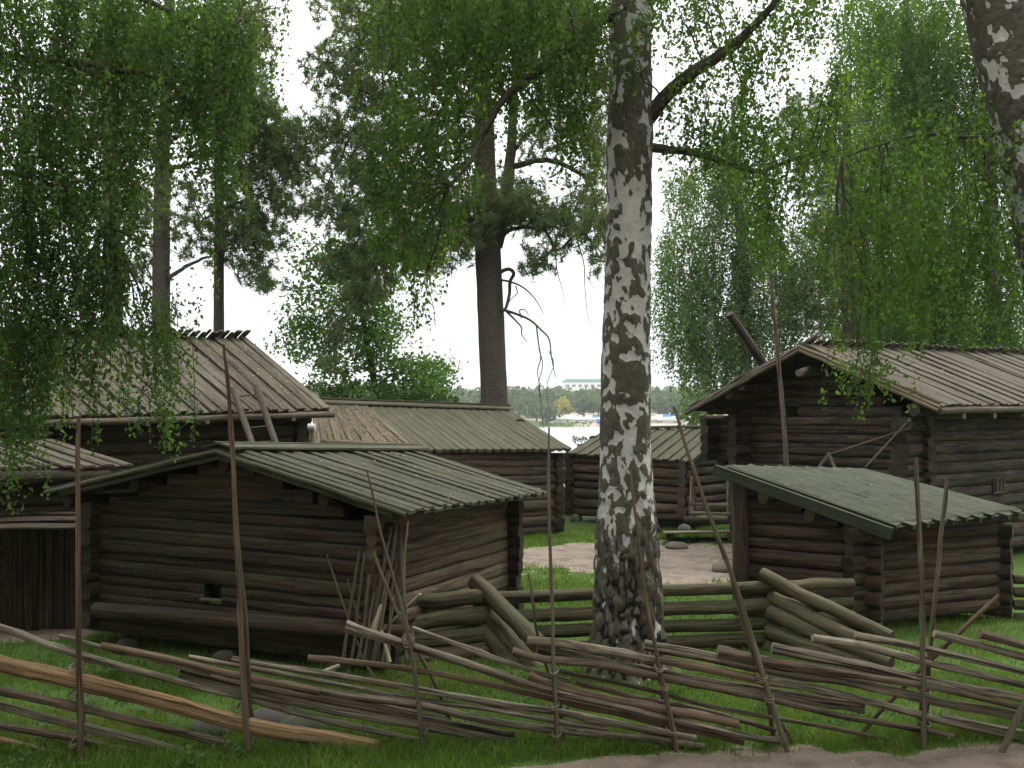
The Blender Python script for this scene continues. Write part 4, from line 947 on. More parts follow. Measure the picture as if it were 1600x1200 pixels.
def weeping(mb, blobs, D, ds, leaf, L=(.5, 1.3), cov=2.2, drift=.18, tw=None):
    """hanging strands of leaves through elliptical clumps (px,py,rx,ry[,cov][,dD])"""
    tops = []
    for bl in blobs:
        px, py, rx, ry = bl[:4]; cv = cov*(bl[4] if len(bl) > 4 else 1); Dd = D+(bl[5] if len(bl) > 5 else 0)
        area = np.pi*rx*ry*(Dd/F)**2; nl = int(2.3*cv*area/(leaf*leaf*.62*.5)); 
        Lm = min((L[0]+L[1])/2, 2.2*ry*Dd/F); per = max(6, int(Lm/(leaf*.42))); ns = max(1, nl//per)
        r = np.sqrt(rng.random(ns)); t = rng.random(ns)*2*np.pi
        hx = px+np.cos(t)*r*rx*rng.uniform(.85, 1.15, ns); hy = py+np.sin(t)*r*ry
        d = Dd+rng.normal(0, ds, ns)
        ln = Lm*rng.uniform(.5, 1.25, ns)
        top = np.stack([(hx-CX)/F*Dd, d, EYE+(HY-hy)/F*Dd], -1)+np.array([0, 0, 1.])*ln[:, None]*.5
        out = rdir(ns)*np.array([1, 1, .1]); s = np.linspace(0, 1, per)[None, :, None]
        pts = top[:, None]+out[:, None]*drift*ln[:, None, None]*(2*s-s*s)-np.array([0, 0, 1.])*ln[:, None, None]*(s**1.25)
        if tw is not None:
            for q in pts[rng.random(ns) < .12]: tube(tw, q[::max(1, per//5)], .0045, 3, .3, False)
        pts = pts+rng.normal(0, leaf*.55, pts.shape)*np.array([1, 1, .6])
        base = rng.normal(.5, .26, ns)[:, None]+rng.normal(0, .16, (ns, per)); keep = rng.random((ns, per)) < .93
        add_leaves(mb, pts[keep], leaf, np.clip(base[keep], 0, 1), .55)
        tops.append((np.array([(px-CX)/F*Dd, Dd, EYE+(HY-py+ry*.6)/F*Dd]), rx*Dd/F, top))
    return tops

def bushy(mb, blobs, D, ds, leaf, cov=2.2, clump=.25):
    """leaf clumps spread through elliptical masses"""
    tops = []
    for bl in blobs:
        px, py, rx, ry = bl[:4]; cv = cov*(bl[4] if len(bl) > 4 else 1); Dd = D+(bl[5] if len(bl) > 5 else 0)
        area = np.pi*rx*ry*(Dd/F)**2; nl = int(1.8*cv*area/(leaf*leaf*.31)); per = 26; ns = max(2, nl//per)
        r = np.sqrt(rng.random(ns)); t = rng.random(ns)*2*np.pi
        c = np.stack([(px+np.cos(t)*r*rx-CX)/F*Dd, Dd+rng.normal(0, ds, ns), EYE+(HY-py-np.sin(t)*r*ry)/F*Dd], -1)
        pts = c[:, None]+rng.normal(0, clump*.5, (ns, per, 3))*np.array([1, 1, .7])
        tint = np.clip(rng.normal(.5, .2, ns)[:, None]+rng.normal(0, .12, (ns, per)), 0, 1)
        add_leaves(mb, pts.reshape(-1, 3), leaf, tint.ravel(), .2)
        tops.append((np.array([(px-CX)/F*Dd, Dd, EYE+(HY-py)/F*Dd]), rx*Dd/F, c))
    return tops

def needles(mb, blobs, D, ds, tuft=.22, cov=1., nper=26):
    """pine pads: tufts of needles"""
    tops = []
    for bl in blobs:
        px, py, rx, ry = bl[:4]; cv = cov*(bl[4] if len(bl) > 4 else 1); Dd = D+(bl[5] if len(bl) > 5 else 0)
        area = np.pi*rx*ry*(Dd/F)**2; ns = max(4, int(cv*area/(tuft*tuft)*5.0))
        r = rng.random(ns)**.55*1.2; t = rng.random(ns)*2*np.pi
        c = np.stack([(px+np.cos(t)*r*rx-CX)/F*Dd, Dd+rng.normal(0, ds, ns), EYE+(HY-py-np.sin(t)*r*ry)/F*Dd], -1)
        ax = nrm(rdir(ns)+np.array([0, 0, .75]))
        dr = nrm(ax[:, None]*.6+rng.normal(0, .62, (ns, nper, 3)))
        ln = tuft*rng.uniform(.6, 1.1, (ns, nper, 1)); b0 = c[:, None]+ax[:, None]*tuft*rng.uniform(-.5, .5, (ns, nper, 1))
        sd = nrm(np.cross(dr, rng.normal(0, 1, dr.shape)))*tuft*.055
        V = np.stack([b0+sd, b0-sd, b0+dr*ln], 2).reshape(-1, 3); T = np.arange(len(V)).reshape(-1, 3)
        tint = np.clip(rng.normal(.5, .22, (ns, 1))+rng.normal(0, .1, (ns, nper)), 0, 1).ravel()
        mb.add(V, None, None, T, None, tint=tint)
        tops.append((np.array([(px-CX)/F*Dd, Dd, EYE+(HY-py)/F*Dd]), rx*Dd/F, c))
    return tops

def wander(a, b, k=9, amp=.12, sag=0.):
    a = np.array(a, float); b = np.array(b, float); t = np.linspace(0, 1, k)[:, None]; L = np.linalg.norm(b-a)
    p = a*(1-t)+b*t; q = rng.random(3)*50
    off = np.stack([fbm(np.stack([t[:, 0]*3+q[i], t[:, 0]*0, t[:, 0]*0+q[i]], -1), 3, i)-.5 for i in range(3)], -1)
    p = p+off*amp*L*np.sin(np.pi*np.clip(t, 0, 1)*.9)*2; p[:, 2] += sag*L*4*(t*(1-t))[:, 0]
    return p

def twigs(mb, tops, anchors, r=.03, sub=5, amp=.12, sag=.06, tint=.4, nmax=99):
    """branches from the nearest limb point to each clump, then finer ones into it"""
    A = np.array(anchors)
    for (c, rad, pts) in tops[:nmax]:
        a = A[np.argmin(np.linalg.norm((A-c)*np.array([1, 1, .8]), axis=1))]
        L = np.linalg.norm(c-a)
        p = wander(a, c, 9, amp, sag); rr = max(.006, r*(.35+.12*L))
        tube(mb, p, np.linspace(rr, rr*.4, 9), 6, tint, False, 2, .1, 3)
        for q in pts[rng.integers(0, len(pts), min(sub, len(pts)))]:
            s = p[rng.integers(4, 9)]
            tube(mb, wander(s, q, 6, amp*1.3, sag), np.linspace(rr*.4, rr*.12, 6), 4, tint, False)

def trunk(mb, pts, rad, k=30, n=14, rough=.06, seed=0, tint=.5):
    c = smooth_path(pts, k); t = np.linspace(0, 1, len(rad)); r = np.interp(np.linspace(0, 1, k), t, rad)
    tube(mb, c, r, n, tint, True, 2, rough, seed)
    return c

LEAF = {}
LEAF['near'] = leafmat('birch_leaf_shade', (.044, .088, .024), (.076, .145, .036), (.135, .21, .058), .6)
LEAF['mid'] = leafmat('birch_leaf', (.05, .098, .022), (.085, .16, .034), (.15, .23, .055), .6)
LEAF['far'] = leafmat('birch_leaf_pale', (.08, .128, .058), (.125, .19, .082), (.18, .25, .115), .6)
LEAF['pine'] = leafmat('pine_needle', (.065, .1, .04), (.11, .15, .06), (.18, .2, .085), .5, .6, (.13, .14, .06))
LEAF['rowan'] = leafmat('rowan_leaf', (.065, .125, .038), (.1, .185, .055), (.16, .24, .08), .6)
LEAF['bush'] = leafmat('bush_leaf', (.035, .075, .018), (.065, .13, .03), (.115, .19, .05), .45)

# bark materials -----------------------------------------------------------
def birch_bark(name, white=(.56, .545, .51), dark=(.036, .033, .024), moss=(.075, .073, .042)):
    m, nt, b, out = _mat(name); o = objc(nt); k = attr(nt, 'bark')
    nA = noise(nt, o, 14, 6, .7); nB = noise(nt, o, 1., 5, .7, .3, (9, 9, 55)); nC = noise(nt, o, 5, 5, .65)
    dk = mixc(nt, sstep(nt, nA, .3, .7), dark, (.13, .116, .09)); dk = mixc(nt, math_(nt, 'MULTIPLY', sstep(nt, nC, .42, .62), .6), dk, moss)
    wt = mixc(nt, sstep(nt, nB, .56, .68), white, tuple(c*.42 for c in white)); wt = mixc(nt, sstep(nt, nC, .35, .75), tuple(c*.72 for c in white), wt)
    f = sstep(nt, math_(nt, 'ADD', k, math_(nt, 'MULTIPLY', math_(nt, 'SUBTRACT', nA, .5), .55)), .42, .56)
    dk = mixc(nt, sstep(nt, k, 1.05, 1.6), dk, (.012, .011, .009))
    wt = mixc(nt, math_(nt, 'MULTIPLY', sstep(nt, nB, .62, .72), .6), wt, (.12, .11, .095))
    nt.links.new(mixc(nt, f, wt, dk), b.inputs['Base Color']); b.inputs['Roughness'].default_value = .85
    bp = nt.nodes.new('ShaderNodeBump'); bp.inputs['Strength'].default_value = .7; bp.inputs['Distance'].default_value = .02
    nt.links.new(math_(nt, 'ADD', nA, math_(nt, 'MULTIPLY', f, .6)), bp.inputs['Height']); nt.links.new(bp.outputs[0], b.inputs['Normal'])
    return m
def pine_bark(name, lo=(.05, .04, .033), hi=(.155, .125, .1)):
    m, nt, b, out = _mat(name); o = objc(nt)
    v = nt.nodes.new('ShaderNodeTexVoronoi'); v.feature = 'DISTANCE_TO_EDGE'; mp = nt.nodes.new('ShaderNodeMapping'); mp.inputs['Scale'].default_value = (9, 9, 3.2)
    ns = nt.nodes.new('ShaderNodeTexNoise'); ns.inputs['Scale'].default_value = 3.; nt.links.new(o, ns.inputs['Vector'])
    ad = nt.nodes.new('ShaderNodeVectorMath'); ad.operation = 'MULTIPLY_ADD'; nt.links.new(ns.outputs['Color'], ad.inputs[0]); ad.inputs[1].default_value = (.25, .25, .25); nt.links.new(o, ad.inputs[2])
    nt.links.new(ad.outputs[0], mp.inputs[0]); nt.links.new(mp.outputs[0], v.inputs['Vector'])
    e = sstep(nt, v.outputs['Distance'], .0, .22); n1 = noise(nt, o, 22, 5, .7)
    col = mixc(nt, n1, tuple(c*.8 for c in hi), tuple(c*1.25 for c in hi)); col = mixc(nt, e, lo, col)
    nt.links.new(col, b.inputs['Base Color']); b.inputs['Roughness'].default_value = .95
    bp = nt.nodes.new('ShaderNodeBump'); bp.inputs['Strength'].default_value = .9; bp.inputs['Distance'].default_value = .04
    nt.links.new(math_(nt, 'ADD', e, math_(nt, 'MULTIPLY', n1, .3)), bp.inputs['Height']); nt.links.new(bp.outputs[0], b.inputs['Normal'])
    return m
M['birch'] = birch_bark('birch_bark'); M['pine'] = pine_bark('pine_bark'); M['pine_far'] = pine_bark('pine_bark_orange', (.07, .052, .042), (.2, .135, .095))
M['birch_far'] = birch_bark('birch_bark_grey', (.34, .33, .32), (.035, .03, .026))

def birch_trunk(mb, path, rad, res=.02, n=112, furrow=1.6, thr=None, seed=0):
    """bark relief and dark/white patches from one noise field"""
    L = sum(np.linalg.norm(np.array(path[i+1])-np.array(path[i])) for i in range(len(path)-1)); k = int(L/res)
    c = smooth_path(path, k); s = np.linspace(0, 1, k); r = np.interp(s, np.linspace(0, 1, len(rad)), rad)
    d, A, B = frames(c); th = np.linspace(0, 2*np.pi, n, endpoint=False)
    z = c[:, 2][:, None]+0*th[None]; R = r[:, None]+0*th[None]; cx = np.cos(th)[None]*R; cy = np.sin(th)[None]*R
    wob = fbm(np.stack([cx*5, cy*5, z*3], -1), 3, seed+3)-.5
    h = z-c[0, 2]
    low = 1-ss(h, furrow*.45, furrow*1.45)                                          # 1 near the foot
    bigm = .72*fbm(np.stack([cx*13+wob*2.4, cy*13+seed, z*10+wob*2.4], -1), 4, seed)+.28*fbm(np.stack([cx*5.5+wob, cy*5.5-seed, z*4.4+wob*2], -1), 3, seed+2)
    bigl = fbm(np.stack([cx*21+wob*1.5, cy*21+seed, z*4.2+wob*1.5], -1), 3, seed+1)                                     # slivers between the plates
    big = bigm*(1-low)+bigl*low
    fine = fbm(np.stack([cx*20, cy*20, z*7], -1), 3, seed+7)
    th_w = (.482+.0*h)-.13*low+.04*np.sin(h*1.9+seed)
    bark = np.clip(.5+(big-th_w)*5.5+.7*(fine-.5), 0, 1)
    ridges = fbm(np.stack([cx*17+wob*1.6, cy*17+wob, z*4.4+wob*2.6], -1), 2, seed+11)
    cr = np.abs(ridges-.5)*2                                                        # furrow network
    disp = bark*.014*(1+.6*low)+(fine-.5)*.010+low*(np.clip(cr*2.4, 0, 1)-.5)*.085
    flare = .16*np.exp(-h/.3)*(1+.8*np.sin(th[None]*5+seed)) + .05*np.exp(-h/1.2)
    lump = (fbm(np.stack([cx*2.2, cy*2.2, z*1.1], -1), 2, seed+19)-.5)*.05-.018
    RR = R+disp+flare+lump
    V = c[:, None]+A[:, None]*(RR*np.cos(th)[None])[..., None]+B[:, None]*(RR*np.sin(th)[None])[..., None]
    i = np.arange(k-1)[:, None]; j = np.arange(n)[None]; j2 = (j+1) % n
    Q = np.stack([i*n+j, i*n+j2, (i+1)*n+j2, (i+1)*n+j], -1).reshape(-1, 4)
    crack = np.clip(1-cr*6.5, 0, 1)*(.25+.75*low)*ss(bark, .45, .7)
    bk = np.clip(bark, .001, 1)+crack
    mb.add(V.reshape(-1, 3), Q, None, bark=bk.ravel())
    return c

def pxd(lst): return [P(*q) for q in lst]

# ================================================================== the big birch
BI = thing('birch_tree', P(978, 1062, 12.15), 'large birch with patchy white and black trunk standing in the middle behind the fence', 'tree')
DB = 12.2
bp_ = [np.array([1.32, 12.15, -.15])]+pxd([(978, 1000, DB), (979, 800, DB), (978, 640, DB), (980, 480, DB), (983, 320, DB), (985, 160, DB), (985, 0, DB), (983, -160, DB), (970, -420, DB)])
mb = MB(); cB = birch_trunk(mb, bp_, [.37, .36, .325, .292, .292, .285, .272, .265, .25, .22, .12], furrow=1.95, seed=4); mb.build('trunk', M['birch'], BI)
limbsB = [
 ([(960, 20, 12.2), (930, 35, 12.1), (880, 80, 12.0), (830, 120, 11.8), (778, 160, 11.6), (750, 205, 11.5), (722, 260, 11.3), (690, 300, 11.2)], .085),
 ([(1000, 200, 12.2), (1030, 160, 12.1), (1075, 115, 11.9), (1120, 85, 11.8), (1160, 50, 11.7), (1205, 0, 11.6), (1250, -70, 11.5)], .1),
 ([(1000, 225, 12.2), (1040, 233, 12.3), (1090, 240, 12.4), (1140, 256, 12.5), (1190, 268, 12.6), (1240, 250, 12.6), (1290, 238, 12.7), (1340, 236, 12.7)], .055),
 ([(960, -80, 12.2), (900, -100, 12), (800, -110, 11.8), (700, -80, 11.6), (610, -30, 11.5)], .09),
 ([(990, -100, 12.2), (1080, -140, 12.1), (1200, -150, 12), (1320, -110, 12.)], .09)]
anch = []
for pts, r in limbsB:
    mb = MB(); c = smooth_path(pxd(pts), 40); c[1:] += np.cumsum(rng.normal(0, .006, (39, 3)), 0)
    tube(mb, c, np.linspace(r, r*.22, 40), 10, .5, True, 2, .1, 7, knots=.3); mb.build('limb', M['limb'], BI); anch += list(c)
mb = MB(); tw = MB()
bl = [(600, 40, 60, 40, .5), (690, 30, 90, 60), (800, 40, 90, 70), (890, 50, 60, 60, .9), (650, 110, 70, 50, .8), (740, 120, 80, 60), (830, 150, 60, 45, .6), (600, 180, 40, 35, .5), (670, 200, 70, 50, .9), (620, 270, 60, 50, .9), (690, 280, 60, 50, .8), (590, 330, 40, 45, .6), (650, 350, 60, 45, .9), (700, 340, 35, 40, .5), (655, 420, 28, 40, .7), (660, 470, 14, 28, .7), (620, 395, 40, 25, .6), (880, 150, 60, 50, .8), (905, 220, 38, 50, .7), (870, 250, 25, 35, .45), (920, 110, 36, 50, .8), (760, 230, 30, 30, .4),
      (1000, 45, 40, 40, .6), (985, 120, 24, 22, .5)]
t_ = weeping(mb, bl, 11.7, .4, .056, (.3, .75), 1.5, .25, tw)
bl2 = [(1060, 40, 50, 45, .5), (1110, 30, 50, 40, .6), (1150, 100, 60, 35, .8), (1210, 60, 60, 50, .6), (1090, 130, 40, 30, .5), (1280, 30, 50, 50, .5), (1050, 200, 35, 40, .6), (1100, 215, 50, 40, .8), (1165, 200, 50, 60, .9), (1190, 290, 35, 55, 1.), (1200, 380, 28, 60, .9), (1130, 270, 30, 35, .5), (1250, 215, 50, 40, .8), (1310, 200, 40, 45, .8), (1260, 290, 34, 50, .6), (1320, 120, 40, 30, .4), (1290, 150, 40, 26, .4)]
t_ += weeping(mb, bl2, 12.1, .5, .056, (.3, .8), 1.6, .25, tw)
cr_ = mb.build('crown', LEAF['mid'], BI); twigs(tw, t_, anch, .03, 5); tw.build('branchwork', M['limb'], BI)
# crown continuing above the picture
mb = MB(); weeping(mb, [(700, -150, 150, 110, .8), (900, -200, 170, 130, .8), (1100, -200, 170, 130, .8), (1280, -120, 110, 90, .8), (980, -380, 220, 120, .7)], 12, 1.3, .1, (.4, 1.), 1.2); mb.build('crown', LEAF['mid'], BI)

# ================================================================== leaning birch, right edge
BR_ = thing('birch_tree', (8.6, 11., 0), 'leaning birch trunk with furrowed bark cut off by the upper right edge', 'tree')
DR = 10.5
rp = [np.array([6.35, 10.9, -.1])]+pxd([(1720, 900, DR), (1690, 640, DR), (1655, 400, DR), (1625, 260, DR), (1590, 120, DR), (1560, 0, DR), (1520, -150, DR), (1470, -400, DR)])
mb = MB(); cR_ = birch_trunk(mb, rp, [.46, .44, .41, .40, .39, .37, .34, .33, .25], furrow=3.2, seed=23); mb.build('trunk', M['birch'], BR_)
mb = MB(); tw = MB()
lim = [([(1600, 190, 10.5), (1540, 215, 10.3), (1460, 210, 10.2), (1400, 220, 10.2), (1310, 250, 10.3)], .028), ([(1545, -100, 10.5), (1430, -130, 10.3), (1290, -60, 10.2)], .07)]
an = []
for pts, r in lim:
    l = MB(); c = smooth_path(pxd(pts), 30); c[1:] += np.cumsum(rng.normal(0, .006, (29, 3)), 0); tube(l, c, np.linspace(r, r*.25, 30), 8, .5, True, 2, .1, 3); l.build('limb', M['limb'], BR_); an += list(c)
bl = [(1440, 270, 90, 60, .9), (1530, 250, 50, 70, .6), (1370, 300, 60, 60, .9), (1470, 370, 80, 60, .9), (1380, 400, 60, 60, .85), (1310, 350, 40, 60, .7), (1540, 380, 50, 70, .7), (1430, 470, 60, 55, .8), (1350, 480, 40, 45, .75), (1500, 470, 50, 45, .6), (1345, 560, 26, 45, .8), (1375, 570, 16, 34, .7), (1330, 625, 12, 16, .8), (1350, 600, 20, 22, .7), (1560, 470, 40, 60, .5), (1590, 330, 30, 60, .5)]
t_ = weeping(mb, bl, 10.3, .55, .052, (.35, .9), 1.2, .2, tw)
mb.build('crown', LEAF['mid'], BR_); twigs(tw, t_, an, .016, 3, .15); tw.build('branchwork', M['limb'], BR_)

# ================================================================== drooping birch, left edge (trunk beyond the frame)
BL_ = thing('birch_tree', (-6.6, 11., 0), 'birch with dense drooping foliage filling the upper left, hanging before the large house roof', 'tree')
mb = MB(); cL_ = birch_trunk(mb, [np.array([-6.75, 11.2, -.1])]+pxd([(-170, 800, 11), (-165, 500, 11), (-150, 250, 11), (-140, 0, 11), (-130, -300, 11)]), [.3, .27, .25, .23, .21, .12], res=.05, n=48, seed=41); mb.build('trunk', M['birch'], BL_)
lim = [([(-140, 30, 11), (-60, 60, 10.9), (0, 84, 10.8), (60, 95, 10.8), (105, 98, 10.8), (160, 125, 10.9), (195, 150, 11), (230, 200, 11)], .06),
       ([(-130, -90, 11), (0, -70, 10.8), (140, -30, 10.7), (250, 10, 10.8), (330, 60, 10.9)], .08), ([(-150, 330, 11), (-60, 280, 10.9), (30, 270, 10.8), (110, 300, 10.8), (160, 350, 10.9)], .05),
       ([(105, 98, 10.8), (170, 110, 10.7), (230, 120, 10.7), (300, 165, 10.8), (345, 210, 10.9)], .04)]
an = []
for pts, r in lim:
    l = MB(); c = smooth_path(pxd(pts), 34); c[1:] += np.cumsum(rng.normal(0, .006, (33, 3)), 0); tube(l, c, np.linspace(r, r*.22, 34), 8, .5, True, 2, .1, 3); l.build('limb', M['limb'], BL_); an += list(c)
mb = MB(); tw = MB()
bl = [(40, 30, 110, 60), (150, 40, 110, 60), (260, 40, 90, 55, .8), (350, 50, 60, 60, .75), (40, 150, 90, 60, .9), (150, 170, 90, 60, .9), (260, 140, 80, 60, .9), (340, 150, 55, 60, .9), (370, 90, 30, 50, .8), (40, 260, 80, 60), (130, 280, 80, 60), (220, 250, 50, 50, .6), (320, 240, 34, 50, .8), (350, 250, 20, 60, .8), (300, 190, 40, 40, .7),
      (30, 370, 80, 70, 1.1), (120, 390, 80, 70, 1.), (200, 350, 34, 40, .4), (30, 480, 70, 70, 1.15), (120, 480, 70, 50, 1.), (180, 450, 34, 50, .6), (215, 500, 28, 40, .5), (20, 580, 50, 60, 1.1), (80, 560, 50, 50, 1.), (140, 550, 28, 30, .6), (165, 525, 26, 24, .6), (112, 600, 16, 34, .6), (148, 630, 10, 44, .8), (160, 590, 12, 26, .5), (18, 660, 30, 66, 1.), (52, 630, 22, 40, .6), (8, 740, 14, 46, .8),
      (250, 560, 17, 55, .9), (262, 600, 14, 60, .9), (245, 650, 11, 40, .9), (230, 530, 24, 26, .6), (205, 560, 10, 30, .6), (270, 500, 16, 30, .5), (190, 610, 10, 20, .4), (290, 440, 14, 50, .25),
      (415, 30, 8, 60, .25), (440, 60, 16, 50, .16), (425, 120, 16, 26, .3), (450, 20, 6, 30, .25)]
t_ = weeping(mb, bl, 10.9, .4, .052, (.5, 1.2), 1.9, .14, tw)
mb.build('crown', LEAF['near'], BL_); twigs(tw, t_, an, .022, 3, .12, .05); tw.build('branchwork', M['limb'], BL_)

# ================================================================== big pine in the centre
PI = thing('pine_tree', P(770, 820, 31.5), 'big dark pine with a forked trunk in the middle distance, left of the white birch', 'tree')
DP = 31.5
mb = MB(); cP = trunk(mb, [np.array([-.55, DP, -.1])]+pxd([(772, 640, DP), (768, 520, DP), (763, 400, DP), (759, 300, DP), (757, 200, DP), (752, 90, DP), (748, -40, DP)]), [.55, .45, .41, .41, .4, .33, .29, .25, .17], 50, 22, .05, 2); mb.build('trunk', M['pine'], PI)
anP = list(cP[22:])
LP = [([(775, 385, 31.5), (788, 340, 31.6), (797, 280, 31.7), (802, 200, 31.8), (808, 120, 31.9), (815, 20, 32)], .22),
      ([(800, 260, 31.7), (850, 252, 31.4), (890, 265, 31.2), (918, 290, 31.), (925, 330, 31), (945, 380, 31)], .1),
      ([(780, 375, 31.5), (800, 360, 31.4), (850, 358, 31.2), (870, 385, 31), (905, 360, 31), (935, 400, 31)], .07),
      ([(755, 215, 31.5), (735, 212, 31.3), (700, 210, 31), (650, 240, 30.7), (600, 300, 30.5)], .1), ([(758, 330, 31.5), (720, 320, 31.2), (690, 320, 31), (640, 350, 30.5), (590, 400, 30.2)], .09),
      ([(752, 100, 31.5), (690, 90, 31), (620, 60, 30.6), (560, 40, 30.4)], .1), ([(755, 150, 31.5), (690, 170, 31), (600, 140, 30.5), (530, 120, 30.2)], .09), ([(756, 240, 31.5), (680, 270, 31), (590, 230, 30.4), (520, 190, 30)], .08),
      ([(806, 130, 31.9), (850, 110, 31.6), (900, 60, 31.3)], .09), ([(800, 240, 31.7), (840, 200, 31.4), (900, 180, 31)], .07)]
for pts, r in LP:
    l = MB(); c = smooth_path(pxd(pts), 26); c[1:] += np.cumsum(rng.normal(0, .02, (25, 3)), 0); tube(l, c, np.linspace(r, r*.3, 26), 9, .4, True, 2, .1, 3); l.build('limb', M['pine' if r > .2 else 'limb'], PI); anP += list(c)
mb = MB(); tw = MB()
bl = [(570, 25, 60, 26), (640, 15, 70, 30), (720, 10, 70, 30), (810, 20, 80, 34), (900, 20, 60, 34), (520, 112, 40, 17), (560, 90, 45, 20), (620, 70, 50, 25), (690, 90, 60, 30, .8), (545, 150, 40, 17), (610, 150, 50, 22), (510, 205, 30, 16), (560, 215, 50, 18), (620, 215, 50, 25, .8), (700, 200, 50, 35, .7), (540, 262, 40, 16), (600, 285, 45, 25), (530, 330, 40, 18), (590, 350, 45, 22), (640, 320, 50, 28, .7), (510, 300, 24, 12, .8), (560, 390, 36, 20), (600, 400, 40, 22), (640, 390, 40, 24), (540, 420, 30, 18), (560, 450, 26, 20, .6), (585, 430, 30, 20, .6), (545, 485, 22, 20, .6), (530, 535, 14, 20, .5), (515, 568, 9, 16, .5), (690, 390, 40, 24, .8), (730, 365, 36, 24), (790, 310, 46, 22, 1.3), (760, 330, 46, 22, 1.3), (810, 335, 44, 16), (850, 340, 40, 16), (880, 350, 26, 16), (900, 310, 26, 16, .7), (930, 330, 22, 26), (935, 380, 18, 30), (850, 400, 30, 14, .7), (840, 420, 24, 10, .7), (905, 370, 20, 16, .7), (700, 300, 50, 25, .5), (860, 80, 50, 30), (920, 90, 40, 30), (900, 150, 46, 30, .8), (930, 210, 26, 30), (850, 190, 40, 20, .6), (850, 235, 40, 12, .6), (930, 270, 20, 16), (780, 100, 50, 30, .6), (760, 30, 50, 40)]
t_ = needles(mb, [(q[0], q[1], q[2]*1.12, q[3]*1.25)+tuple(q[4:]) for q in bl], 31., .8, .27, 1.35)
mb.build('crown', LEAF['pine'], PI); twigs(tw, t_, anP, .07, 7, .14, .04); tw.build('branchwork', M['limb'], PI)
# dead hooked branch and bare hanging twigs on the right of the trunk
l = MB()
def bare(pts, r0, r1, k=24): tube(l, smooth_path(pxd(pts), k), np.linspace(r0*.75, r1*.75, k), 7, .3, True, 2, .08, 3)
bare([(775, 432, 31.4), (786, 423, 31.2), (797, 421, 31.1), (803, 428, 31.1), (797, 440, 31.1), (796, 460, 31.1), (790, 482, 31.1), (782, 488, 31.2)], .085, .06)
bare([(780, 437, 31.2), (796, 440, 31.1), (812, 446, 31), (826, 456, 31), (838, 470, 31), (850, 490, 31)], .05, .012)
bare([(806, 446, 31), (808, 458, 31), (800, 466, 31), (792, 476, 31)], .03, .012)
bare([(786, 484, 31.1), (805, 490, 31), (828, 500, 31), (845, 515, 31), (858, 530, 31), (862, 560, 31), (868, 590, 31)], .06, .012)
bare([(792, 487, 31.1), (805, 500, 31), (815, 512, 31), (815, 522, 31), (824, 535, 31)], .05, .014)
bare([(838, 508, 31), (842, 540, 31), (845, 560, 31), (840, 580, 31), (844, 610, 31), (848, 640, 31)], .035, .008)
bare([(815, 497, 31), (812, 485, 31), (820, 484, 31), (826, 492, 31)], .035, .015)
bare([(842, 545, 31), (848, 570, 31), (842, 600, 31), (846, 640, 31), (850, 670, 31), (858, 690, 31)], .022, .006)
bare([(858, 548, 31), (865, 570, 31), (855, 600, 31), (856, 630, 31), (860, 655, 31)], .02, .006)
bare([(868, 380, 31), (870, 420, 31), (878, 450, 31), (884, 480, 31)], .03, .006); bare([(900, 370, 31), (912, 410, 31), (914, 450, 31), (918, 490, 31), (925, 510, 31)], .03, .006); bare([(916, 430, 31), (928, 450, 31), (934, 465, 31)], .014, .005)
l.build('dead_branch', M['limb'], PI)

# ================================================================== pines behind the large left house
def pine(px0, D, path, rad, blobs, limbs, label, seed, mat='pine', tuft=.28):
    t = thing('pine_tree', np.array([(path[0][0]-CX)/F*D, D, 0.]), label, 'tree', 'pines behind the farmyard')
    m_ = MB(); c = trunk(m_, [np.array([(path[0][0]-CX)/F*D, D, -.1])]+[P(x, y, D) for x, y in path], rad, 40, 14, .06, seed); m_.build('trunk', M[mat], t)
    an = list(c[14:])
    for pts, r in limbs:
        l = MB(); cc = smooth_path([P(x, y, D+dd) for x, y, dd in pts], 18); cc[1:] += np.cumsum(rng.normal(0, .02, (17, 3)), 0); tube(l, cc, np.linspace(r, r*.3, 18), 7, .4, True, 2, .1, 3); l.build('limb', M['limb'], t); an += list(cc)
    m_ = MB(); w_ = MB(); tp = needles(m_, blobs, D, .8, tuft, 1.35); m_.build('crown', LEAF['pine'], t); twigs(w_, tp, an, .06, 3, .14, .04); w_.build('branchwork', M['limb'], t)
pine(252, 30, [(252, 700), (252, 500), (252, 400), (254, 250), (260, 150), (264, 0), (262, -120)], [.3, .27, .26, .25, .22, .17, .14, .08],
     [(230, 60, 50, 30), (300, 40, 50, 30), (340, 80, 50, 30), (260, 110, 60, 25, .6), (200, 150, 50, 25, .8), (330, 130, 50, 30), (390, 20, 30, 26), (360, 40, 40, 30), (385, 70, 30, 26), (210, 230, 30, 20, .7), (300, 170, 50, 26), (190, 280, 36, 20, .7), (295, 300, 26, 20, .6), (230, 330, 30, 20, .5), (215, 400, 30, 30, .6), (280, 360, 30, 20, .6), (390, 120, 26, 26), (200, 340, 30, 30, .7)],
     [([(252, 265, 0), (235, 235, -.2), (205, 205, -.4), (180, 190, -.6)], .12), ([(256, 240, 0), (268, 215, .1), (280, 190, .2)], .1), ([(262, 265, 0), (290, 255, -.2), (320, 240, -.4)], .08), ([(258, 440, 0), (290, 415, -.3), (330, 392, -.6), (345, 385, -.8)], .07), ([(252, 470, 0), (262, 440, 0), (268, 420, 0)], .05)],
     'left tall pine with an upright trunk behind the ridge of the large left house', 3)
